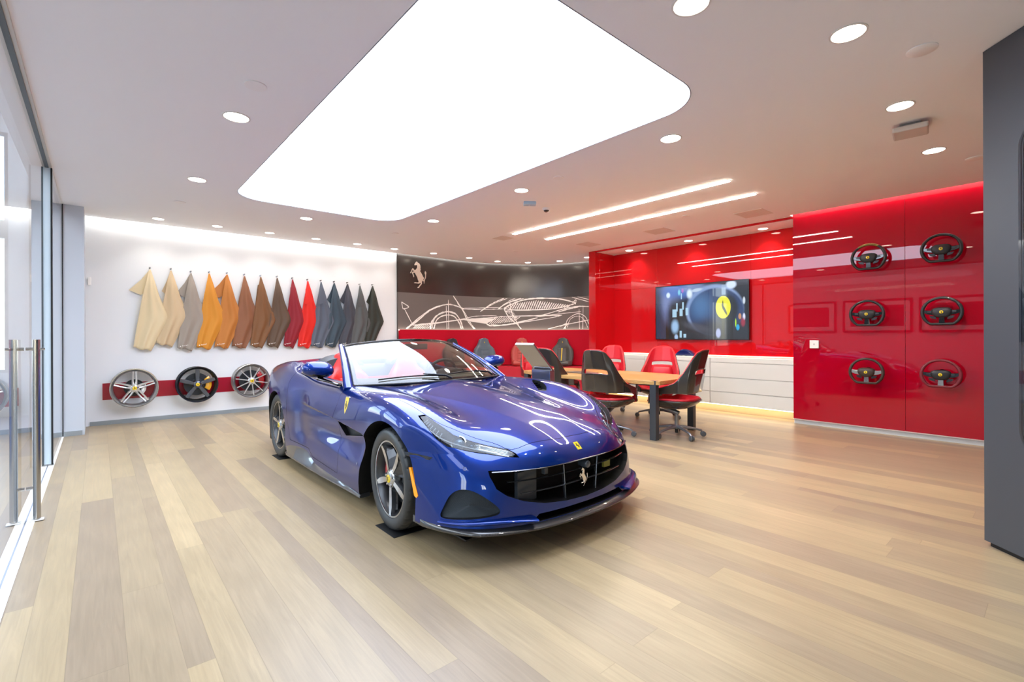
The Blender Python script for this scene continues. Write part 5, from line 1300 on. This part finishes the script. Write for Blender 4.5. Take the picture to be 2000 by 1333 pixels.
M_charl = noise_bump(mat('charcoal_leather', '#2a2626', rough=.45), 400, .1, .001)
wall_steering(1.754, 2.398, 'charcoal steering wheel with thin gold rim edge, top left on the red wall', M_charl, M_blackleather, M_gloss_black, mat('gold_inlay', '#8d7440', rough=.25, metal=.7))
wall_steering(1.011, 2.413, 'charcoal steering wheel with glossy black top, top right on the red wall', M_charl, M_blackleather, mat('spoke_darkblue', '#22252c', rough=.3), M_gloss_black)
wall_steering(1.774, 1.631, 'all-black steering wheel, middle left on the red wall', M_blackleather, M_blackleather, M_gloss_black, M_gloss_black)
wall_steering(1.008, 1.629, 'black steering wheel with carbon top and shift lights, middle right on the red wall', M_blackleather, M_blackleather, M_gloss_black, M_carbon)
wall_steering(1.782, .841, 'dark brown steering wheel with silver lower spoke, bottom left on the red wall', M_brownl, M_brownl, M_satin, None, mat('silver_spoke', '#aeb0b1', rough=.3, metal=.8))
wall_steering(1.020, .850, 'burgundy steering wheel with black hub, bottom right on the red wall', M_burgl, M_blackleather, M_satin, None)

# ================================================================== ALCOVE: TELEVISION, CABINET
def tv_screen():
    m = mat('tv_picture', '#05070c', rough=.12, coat=.8, coat_rough=.02)
    nt = m.node_tree; b = bsdf(m)
    tc = N(m, 'ShaderNodeTexCoord'); sx = N(m, 'ShaderNodeSeparateXYZ'); L(m, tc.outputs['Object'], sx.inputs[0])
    # u: 0 left .. 1 right (towards -y), v: 0 bottom .. 1 top
    u = math_node(m, 'DIVIDE', math_node(m, 'SUBTRACT', .91, sx.outputs[1]), 1.82); v = math_node(m, 'DIVIDE', math_node(m, 'ADD', sx.outputs[2], .515), 1.03)
    col = None
    def ell(cx, cy, rx, ry, soft, c, amt=1.0, rot=0):
        nonlocal col
        du = math_node(m, 'SUBTRACT', u, cx); dv = math_node(m, 'SUBTRACT', v, cy)
        if rot:
            a = math_node(m, 'ADD', math_node(m, 'MULTIPLY', du, cos(rot)), math_node(m, 'MULTIPLY', dv, sin(rot))); d2 = math_node(m, 'SUBTRACT', math_node(m, 'MULTIPLY', dv, cos(rot)), math_node(m, 'MULTIPLY', du, sin(rot))); du, dv = a, d2
        d = math_node(m, 'SQRT', math_node(m, 'ADD', math_node(m, 'POWER', math_node(m, 'ABSOLUTE', math_node(m, 'DIVIDE', du, rx)), 2), math_node(m, 'POWER', math_node(m, 'ABSOLUTE', math_node(m, 'DIVIDE', dv, ry)), 2)))
        r = N(m, 'ShaderNodeMapRange', interpolation_type='SMOOTHSTEP'); r.inputs['From Min'].default_value = 1-soft; r.inputs['From Max'].default_value = 1+soft; r.inputs['To Min'].default_value = amt; r.inputs['To Max'].default_value = 0; L(m, d, r.inputs['Value'])
        mix(r.outputs[0], c)
    def rect(x0, x1, y0, y1, c, amt=1.0, s=.006):
        a = math_node(m, 'MULTIPLY', math_node(m, 'GREATER_THAN', u, x0), math_node(m, 'LESS_THAN', u, x1)); b2 = math_node(m, 'MULTIPLY', math_node(m, 'GREATER_THAN', v, y0), math_node(m, 'LESS_THAN', v, y1))
        mix(math_node(m, 'MULTIPLY', math_node(m, 'MULTIPLY', a, b2), amt), c)
    def mix(fac, c):
        nonlocal col
        x = N(m, 'ShaderNodeMix', data_type='RGBA')
        if col is None: x.inputs[6].default_value = lin('#10141d')
        else: L(m, col, x.inputs[6])
        x.inputs[7].default_value = lin(c); L(m, fac, x.inputs[0]); col = x.outputs[2]
    rect(0, .12, 0, 1, '#2c3a55', .9); ell(.17, .72, .10, .38, .5, '#7184b8', .9); ell(.30, .93, .22, .16, .5, '#3b6cc0', .9)
    ell(.24, .45, .10, .30, .4, '#10131a', .95); ell(.45, .95, .12, .08, .6, '#7d8fb8', .8)
    ell(.66, .52, .30, .46, .06, '#8aa2cf', .95); ell(.68, .49, .285, .42, .05, '#253a66', 1); ell(.52, .60, .10, .22, .8, '#4f7fb4', .7); ell(.70, .12, .30, .22, .5, '#2c2a30', .9)
    ell(.80, .52, .11, .26, .2, '#0c1018', .95); ell(.76, .56, .076, .20, .03, '#e6e212', 1); ell(.757, .60, .006, .08, .3, '#101410', 1); ell(.772, .52, .012, .10, .3, '#26301c', 1, .25)
    ell(.47, .22, .16, .06, .6, '#4b4c58', .8, -.5)
    rect(.745, .775, 0, .36, '#39392c', .95); rect(.745, .785, .78, .96, '#9db4cf', .7); rect(.79, .86, 0, .34, '#0a0b0d', .95); rect(.88, 1, 0, .26, '#23262b', .95)
    for (a, b2, c, d) in ((.20, .25, .41, .56), (.285, .32, .43, .57), (.355, .385, .44, .58), (.245, .262, .52, .68), (.315, .335, .55, .69), (.30, .312, .75, .86), (.285, .31, .02, .15), (.33, .36, .02, .09)): rect(a, b2, c, d, '#a8cfe8', .95)
    ell(.15, .84, .022, .05, .4, '#d8ecff'); ell(.23, .23, .04, .12, .5, '#9cc4ec', .9); ell(.245, .03, .02, .05, .4, '#a9c8f0', .9); ell(.40, .84, .03, .08, .5, '#e4f4ff', .9); ell(.48, .90, .06, .03, .4, '#c0d4e8', .9, .3)
    ell(.28, .88, .014, .05, .5, '#7cd0e8', .9); ell(.32, .91, .012, .04, .5, '#c060c0', .8); ell(.84, .95, .05, .07, .3, '#d4e6ff', .95); ell(.71, .10, .024, .08, .3, '#a9b4e0', .95)
    ell(.925, .39, .014, .05, .2, '#d09060', .95); ell(.965, .38, .012, .06, .3, '#e0e4ff', .95); ell(.965, .66, .012, .06, .3, '#d0dce8', .95); ell(.885, .28, .006, .07, .3, '#b8f020', .95); ell(.905, .20, .016, .05, .3, '#20a8e0', .95); ell(.955, .29, .02, .07, .5, '#a02840', .9)
    b.inputs['Base Color'].default_value = (.004, .004, .006, 1)
    L(m, col, b.inputs['Emission Color']); b.inputs['Emission Strength'].default_value = .5
    return m
tv = thing('television', 'large flat television on the red alcove wall showing a blurred yellow badge', 'television', (ALX, 4.56, 1.80))
MB().box(-.075, -.93, -.535, -.030, .93, .540).build('housing', mat('tv_black', '#0a0c10', rough=.2, coat=.5), tv, bevel=.004)
MB().box(-.0775, -.915, -.518, -.0745, .915, .522).build('screen', tv_screen(), tv)
MB().box(-.031, -.4, -.3, 0, .4, .3).build('wall_bracket', M_black, tv)
# low cabinet, one unit after another under one top
M_cab = mat('cabinet_white', '#dfe0dc', rough=.3, coat=.3)
cuts = [6.56, 5.50, 4.15, 2.76]
labs = ['white drawer cabinet under the television, left unit nearest the red post', 'white drawer cabinet under the television, middle unit', 'white drawer cabinet under the television, right unit beside the steering wheel wall']
for i in range(3):
    y1, y0 = cuts[i], cuts[i+1]; t = thing('drawer_cabinet', labs[i], 'cabinet', (8.46, (y0+y1)/2, .14), 0, 'drawer cabinets under the television'); hw = (y1-y0)/2-.002
    MB().box(-.19, -hw, 0, .235, hw, .815).build('carcass', M_cab, t)
    for z0, z1 in ((.005, .215), (.225, .465), (.475, .730), (.738, .812)):
        MB().box(-.21, -hw+.002, z0, -.191, hw-.002, z1).build('drawer', M_cab, t, bevel=.0015, seg=1)
t = thing('cabinet_top', 'long thin white worktop over the alcove drawer cabinets', 'worktop', (8.46, 4.66, .956)); MB().box(-.215, -1.905, 0, .238, 1.905, .012).build('board', M_cab, t)
MB().box(-.217, -1.905, -.001, -.214, 1.905, .006).build('edge_light', emitter('edge_glow', '#ffe6c4', 1.2), t)
o = MB().box(8.40, 2.76, 0, 8.68, 6.56, .14).build('trim_11', mat('plinth_oak', '#cdb489', rough=.4)); struct(o)
o = MB().box(8.30, 2.80, .128, 8.33, 6.50, .138).build('trim_12', M_warmstrip); struct(o)
o = MB().box(8.680, 2.80, .972, 8.692, 6.50, .980).build('trim_13', emitter('back_led', '#ffe4c0', 2.2)); struct(o)
# brake caliper on the cabinet
t = thing('brake_caliper', 'glossy dark blue brake caliper standing on the white cabinet under the television', 'brake caliper', (8.42, 4.72, .969), radians(90))
b = MB(); rows = []
for k in range(17):
    a = radians(28+124*k/16); w = 1-.22*abs(2*k/16-1)**3; rows.append([(r_*cos(a), yy, r_*sin(a)-.105) for r_, yy in ((.100, -.05), (.12, -.07*w), (.205, -.075*w), (.222, -.05), (.225, .03), (.205, .07*w), (.11, .06))])
b.grid(rows, closev=True); b.f.append(list(range(6, -1, -1))); b.mi.append(0); o_ = 16*7; b.f.append([o_+i for i in range(7)]); b.mi.append(0)
for v in b.v: v.z = max(v.z, 0)
b.build('body', mat('caliper_blue', '#10225e', rough=.2, coat=1), t, bevel=.003, seg=1)
for a in (55, 90, 125): MB().lathe([(0, .01), (.016, .010), (.02, .0), (.02, -.02)], 20, M=frame((.19*cos(radians(a)), -.078, .19*sin(radians(a))-.105), (1, 0, 0), None, (0, -1, 0))).build('piston_cap', M_chrome, t, smooth=40)
text_mesh('lettering', 'Ferrari', .032, .001, mat('print_white'), frame((0, -.0765, .060), (1, 0, 0), None, (0, -1, 0)), t)

# ================================================================== TABLE AND CHAIRS
def oak_top():
    m = mat('oak_veneer', '#c79a5c', rough=.35, coat=.2); tc = N(m, 'ShaderNodeTexCoord'); mp = N(m, 'ShaderNodeMapping'); mp.inputs['Scale'].default_value = (30, 1.5, 30)
    nz = N(m, 'ShaderNodeTexNoise'); nz.inputs['Scale'].default_value = 2; nz.inputs['Detail'].default_value = 6; nz.inputs['Distortion'].default_value = .8; L(m, tc.outputs['Object'], mp.inputs[0]); L(m, mp.outputs[0], nz.inputs['Vector'])
    r = N(m, 'ShaderNodeValToRGB'); r.color_ramp.elements[0].color = lin('#b88a4e'); r.color_ramp.elements[1].color = lin('#d3aa6c'); r.color_ramp.elements[0].position = .35; r.color_ramp.elements[1].position = .65; L(m, nz.outputs[0], r.inputs[0]); L(m, r.outputs[0], bsdf(m).inputs['Base Color']); return m
M_legm = mat('table_leg_grey', '#4d5258', rough=.35, metal=.5)
tb = thing('meeting_table', 'long oak meeting table on square dark steel legs', 'table', (5.92, 4.7, 0))
TP = [(5.40, 3.38), (5.25, 4.2), (5.23, 4.9), (5.32, 5.6), (5.46, 6.02), (6.45, 6.10), (6.58, 5.4), (6.62, 4.7), (6.60, 4.0), (6.50, 3.45)]
MB().prism([(x-5.92, y-4.7) for x, y in TP], .715, .765).build('tabletop', oak_top(), tb, bevel=.004)
for x, y in ((5.425, 3.475), (6.41, 3.50), (5.47, 5.93), (6.38, 6.0)):
    MB().box(x-5.92-.038, y-4.7-.045, 0, x-5.92+.038, y-4.7+.045, .714 if x > 6 or y > 5 else .766).build('leg', M_legm, tb, bevel=.003)
b = MB()
for x0, y0, x1, y1 in ((-.46, -1.2, -.40, 1.2), (.40, -1.2, .46, 1.2), (-.46, -1.2, .46, -1.14), (-.46, 1.14, .46, 1.2)): b.box(x0, y0, .69, x1, y1, .714)
b.build('apron', M_legm, tb)
t = thing('table_tray', 'thin dark grey slab lying on the oak table near the far chairs', 'tray', (5.75, 4.98, .766)); MB().prism([(-.16, -.18), (.12, -.24), (.16, .20), (-.10, .24)], 0, .012).build('slab', mat('slate_grey', '#5b5a55', rough=.3), t, bevel=.002)

M_shell = mat('chair_shell', '#35302b', rough=.16, coat=.8, coat_rough=.04)
M_chairred = noise_bump(mat('chair_red', '#c80f26', rough=.42, sheen=.1), 400, .06, .001)
M_piping = mat('chair_piping', '#e8232c', rough=.4)
M_alu2 = mat('cast_aluminium', '#9b9da0', rough=.28, metal=.8)
def chair_shell_pt(phi, k, off):
    """phi -1..1 around the U (arm tip .. back .. arm tip), k 0..1 bottom to top edge, off outward offset"""
    a = abs(phi); s = 1 if phi >= 0 else -1
    # plan path: arm tip forward (+y is forward), back at y=-.26
    P = [(0, -.275), (.17, -.268), (.255, -.235), (.30, -.13), (.325, .02), (.335, .16), (.30, .255), (.215, .295)]
    T = [0, .17, .30, .47, .64, .80, .93, 1.0]
    x = np.interp(a, T, [p[0] for p in P]); y = np.interp(a, T, [p[1] for p in P])
    top = np.interp(a, [0, .12, .22, .30, .40, .52, .68, .85, 1.0], [1.165, 1.160, 1.13, 1.05, .86, .735, .675, .630, .50])
    bot = np.interp(a, [0, .5, .72, .85, .93, 1.0], [.60, .60, .585, .50, .44, .43])
    z = bot+(top-bot)*k
    lean = max(0, z-.6); y2 = y-.26*lean*(1-.75*min(1, a/.45)) ; xs = x*(1-.20*sst_(z, .72, 1.15)) if a < .5 else x
    # outward normal in plan
    e = .01; x1 = np.interp(min(a+e, 1), T, [p[0] for p in P]); y1 = np.interp(min(a+e, 1), T, [p[1] for p in P]); x0 = np.interp(max(a-e, 0), T, [p[0] for p in P]); y0 = np.interp(max(a-e, 0), T, [p[1] for p in P])
    tx, ty = x1-x0, y1-y0; l = sqrt(tx*tx+ty*ty); nx, ny = ty/l, -tx/l
    return Vector((s*(xs+nx*off), y2+ny*off, z))
def build_chair(name, label, loc, rotz, group=None):
    t = thing(name, label, 'chair', loc, rotz, 'office chairs around the oak table')
    NP, NK = 72, 22
    def skin(off, hole=True):
        b = MB(); vs = [chair_shell_pt(-1+2*i/NP, j/NK, off) for i in range(NP+1) for j in range(NK+1)]; fs = []
        for i in range(NP):
            for j in range(NK):
                ph = abs(-1+2*(i+.5)/NP); k = (j+.5)/NK
                if hole:
                    zz = .575+.59*k
                    if ph < .20 and .47 < k < .56: continue
                a_ = i*(NK+1)+j; fs.append((a_, a_+NK+1, a_+NK+2, a_+1))
        b.add(vs, fs); return b
    o = skin(0.0).build('shell', M_shell, t, smooth=180, merge=.0001); md = o.modifiers.new('s', 'SOLIDIFY'); md.thickness = .012; md.offset = 1; sm = o.modifiers.new('sub', 'SUBSURF'); sm.levels = 1; sm.render_levels = 1
    o = skin(-.016).build('inner_pad', M_chairred, t, smooth=180, merge=.0001); md = o.modifiers.new('s', 'SOLIDIFY'); md.thickness = .022; md.offset = 0; sm = o.modifiers.new('sub', 'SUBSURF'); sm.levels = 1; sm.render_levels = 1
    b = MB(); b.tube([chair_shell_pt(-1+2*i/80, 1.0, -.006)+Vector((0, 0, .002)) for i in range(81)], .007, 8); b.build('piping', M_piping, t, smooth=180)
    # lumbar cushion
    rows = [[Vector((x, -.225-.03*k+.05*(1-(x/.2)**2)*sin(pi*k)**.5-.02, .60+.235*k)) for x in np.linspace(-.185+.05*k**3, .185-.05*k**3, 9)] for k in np.linspace(0, 1, 9)]
    MB().grid(rows).build('lumbar_cushion', M_chairred, t, smooth=180, solid=.025)
    # seat bowl
    def bowl(dz, k, m_, nm, th):
        rows = []
        for i in range(19):
            r_ = i/18; row = []
            for j in range(40):
                a = 2*pi*j/40; rx, ry = .305*k, .315*k; x = rx*r_*math.copysign(abs(cos(a))**.75, cos(a)); y = .03+ry*r_*math.copysign(abs(sin(a))**.75, sin(a))
                z = .372+.125*r_**2.8*(1 if sin(a) < .3 else .80)+dz; row.append((x, y, z))
            rows.append(row)
        return MB().grid(rows, closev=True).build(nm, m_, t, smooth=180, solid=th, merge=.0001)
    bowl(0, 1.06, M_shell, 'seat_shell', .014); bowl(.022, .99, M_chairred, 'seat_cushion', .026)
    # tilt arm and column
    MB().tube([(0, -.03, .305), (0, 0, .32), (0, .07, .350), (0, .15, .372), (0, .19, .378)], [(.030, .028), (.040, .030), (.045, .024), (.05, .022), (.03, .012)], 12, up=(1, 0, 0)).build('tilt_arm', M_alu2, t, smooth=60)
    MB().tube([(0, 0, .33), (0, 0, .26), (0, 0, .18), (0, 0, .10)], [.024, .026, .027, .033], 16).build('column', M_alu2, t, smooth=60)
    MB().tube([(0, 0, .10), (0, 0, .045)], .022, 14).build('gas_strut', M_black, t, smooth=60)
    for i in range(5):
        a = 2*pi*i/5+.3; d = Vector((cos(a), sin(a), 0))
        lg = MB().tube([Vector((0, 0, .125)), d*.09+Vector((0, 0, .125)), d*.22+Vector((0, 0, .105)), d*.315+Vector((0, 0, .085)), d*.335+Vector((0, 0, .062))], [(.028, .030), (.021, .024), (.016, .019), (.014, .016), (.012, .012)], 12, up=(0, 0, 1)).build('base_leg', M_alu2, t, smooth=60)
        b = MB(); q = Vector((-d.y, d.x, 0))
        for s in (-1, 1): b.lathe([(0, .011), (.022, .011), (.034, .007), (.035, -.007), (.022, -.011)], 24, M=frame(d*.345+q*s*.015+Vector((0, 0, .035)), (0, 0, 1), None, q*s))
        b.build('caster', mat('caster_grey', '#66686a', rough=.3, metal=.4), lg, smooth=40)
    return t
chA = build_chair('office_chair', 'black-shelled red office chair at the near end of the table, rightmost of all', (5.87, 3.42, 0), 0)
def face(dx, dy): return atan2(-dx, dy)
chA.rotation_euler = (0, 0, face(-.15, .99))
dup(chA, 'black-shelled red office chair with its back to the camera, left of the front table leg', (5.28, 4.10, 0), face(.95, .12))
dup(chA, 'black-shelled red office chair half hidden behind the tilted display stand', (5.42, 5.25, 0), face(.97, .22))
dup(chA, 'red office chair facing the camera across the table, right under the television edge', (7.0, 4.40, 0), face(-.93, -.36))
dup(chA, 'red office chair facing the camera beyond the table, beside the red alcove post', (7.05, 5.50, 0), face(-.95, -.30))
dup(chA, 'red office chair at the far end of the table, mostly hidden behind another chair', (6.25, 6.45, 0), face(-.2, -.98))

# ================================================================== DISPLAY SEATS ON THE RED BENCH
M_bluegrey = noise_bump(mat('bluegrey_leather', '#5a6873', rough=.42), 400, .1, .001)
M_redseat = noise_bump(mat('dusky_red_leather', '#b84a40', rough=.42), 400, .1, .001)
M_greyfab = noise_bump(mat('grey_fabric', '#4c4a49', rough=.7), 500, .15, .001)
for s_, mats, rib, stripe, lab in ((1.33, (M_blackleather, M_blackleather, M_yellow), 7, False, 'black car seat on the red bench, mostly hidden behind the windscreen frame'),
    (2.24, (M_bluegrey, M_bluegrey, M_yellow), 6, False, 'blue-grey leather car seat on the red bench above the far door mirror'),
    (3.31, (M_redseat, M_redseat, M_yellow), 11, False, 'dusky red ribbed car seat on the red bench behind the tilted display stand'),
    (4.44, (mat('seat_black_leather', '#4a4843', rough=.4), mat('seat_grey_fabric', '#5e5a58', rough=.7), M_yellow), 0, True, 'black and grey car seat with a yellow centre stripe on the red bench')):
    p, d, n = on_arc(s_, .602, .30)
    t = thing('car_seat', lab, 'car seat', tuple(p), atan2(n.x, -n.y), 'car seats on the red bench')
    seat_back(t, mats, h=.67, w=.29, M=Matrix.Translation((0, .04, .03)) @ Matrix.Rotation(radians(-6), 4, 'X'), rib=rib, stripe=stripe)
    seat_cushion(t, mats, M=Matrix.Translation((0, .02, -.0)), w=.28, d=.26)

# ================================================================== TILTED DISPLAY STAND BESIDE THE CAR
st = thing('display_stand', 'slim metal information stand with a tilted screen behind the blue car', 'display stand', (3.72, 3.86, 0))
# screen leans towards the car (-x); width along y
Bt = Vector((.10, 0, .955)); Tp = Vector((-.205, 0, 1.262)); ax = (Tp-Bt).normalized(); nrm_ = Vector((ax.z, 0, -ax.x))
def slab(b, w, l0, l1, n0, n1): b.box(-w, l0, n0, w, l1, n1, M=Matrix(((0, ax.x, nrm_.x, Bt.x), (1, ax.y, nrm_.y, Bt.y), (0, ax.z, nrm_.z, Bt.z), (0, 0, 0, 1))))
b = MB(); slab(b, .145, 0, (Tp-Bt).length, -.012, .012); b.build('screen_housing', mat('stand_metal', '#b4b7bb', rough=.14, metal=.9), st, bevel=.004)
b = MB(); slab(b, .135, .02, (Tp-Bt).length-.02, .0115, .0135); b.build('screen', mat('stand_screen', '#a01820', rough=.15, coat=.6, emit='#8a1418', strength=.25), st)
b = MB(); slab(b, .145, (Tp-Bt).length-.004, (Tp-Bt).length+.003, -.013, .013); b.build('top_edge', mat('bright_edge', '#eceff2', rough=.2, metal=.3), st)
MB().box(.04, -.145, .02, .115, .145, .97).build('post', mat('stand_metal'), st, bevel=.004); MB().box(-.16, -.17, 0, .18, .17, .02).build('foot', mat('stand_metal'), st, bevel=.004)

# ================================================================== DARK TOTEM AT THE RIGHT EDGE
tt = thing('totem', 'tall dark grey display totem at the right edge with a rounded glass niche', 'display totem', (4.30, .345, 0), 0)
dF = Vector((-.7, -.714, 0)).normalized(); dN = Vector((-dF.y*-1, 0, 0))
ex = dF; ez = Vector((0, 0, 1)); ey = ez.cross(ex)     # ex along the face, ey into the body?
if ey.dot(Vector((1, -1, 0))) < 0: ey = -ey
Mt = Matrix(((ex.x, ey.x, 0, 0), (ex.y, ey.y, 0, 0), (0, 0, 1, 0), (0, 0, 0, 1)))
outl = [(0, .03), (1.30, .03), (1.30, 3.162), (0, 3.162)]; win = rrect(.84, 1.92, .12, 8, .66, 1.62)
bm = bmesh.new(); ov = [bm.verts.new((x, 0, z)) for x, z in outl]; hv = [bm.verts.new((x, 0, z)) for x, z in win]
ed = [bm.edges.new((ov[i], ov[(i+1) % 4])) for i in range(4)]+[bm.edges.new((hv[i], hv[(i+1) % len(hv)])) for i in range(len(hv))]
bmesh.ops.triangle_fill(bm, use_beauty=True, use_dissolve=False, edges=ed); ext = bmesh.ops.extrude_face_region(bm, geom=list(bm.faces)); bmesh.ops.translate(bm, verts=[g_ for g_ in ext['geom'] if isinstance(g_, bmesh.types.BMVert)], vec=(0, .09, 0)); bmesh.ops.recalc_face_normals(bm, faces=bm.faces)
bm.transform(Mt); me = bpy.data.meshes.new('front'); bm.to_mesh(me); bm.free(); M_totem = mat('totem_grey', '#50545a', rough=.42, metal=.35); me.materials.append(M_totem); o = bpy.data.objects.new('front', me); COL.objects.link(o); o.parent = tt
b = MB(); b.box(0, .09, .03, 1.30, .40, .64, M=Mt); b.box(0, .09, 2.60, 1.30, .40, 3.162, M=Mt); b.box(0, .09, .64, .15, .40, 2.60, M=Mt); b.box(1.10, .09, .64, 1.30, .40, 2.60, M=Mt); b.box(.15, .38, .64, 1.10, .40, 2.60, M=Mt); b.build('body', M_totem, tt)
MB().box(.02, .02, 0, 1.28, .38, .03, M=Mt).build('plinth', M_black, tt)
MB().prism([(x, z) for x, z in rrect(.86, 1.94, .13, 8, .66, 1.62)], -.003, .004, axis='y', M=Mt).build('niche_glass', thin_glass('tinted_niche_glass', (.80, .84, .88), 1.5, 0, 1.3), tt)
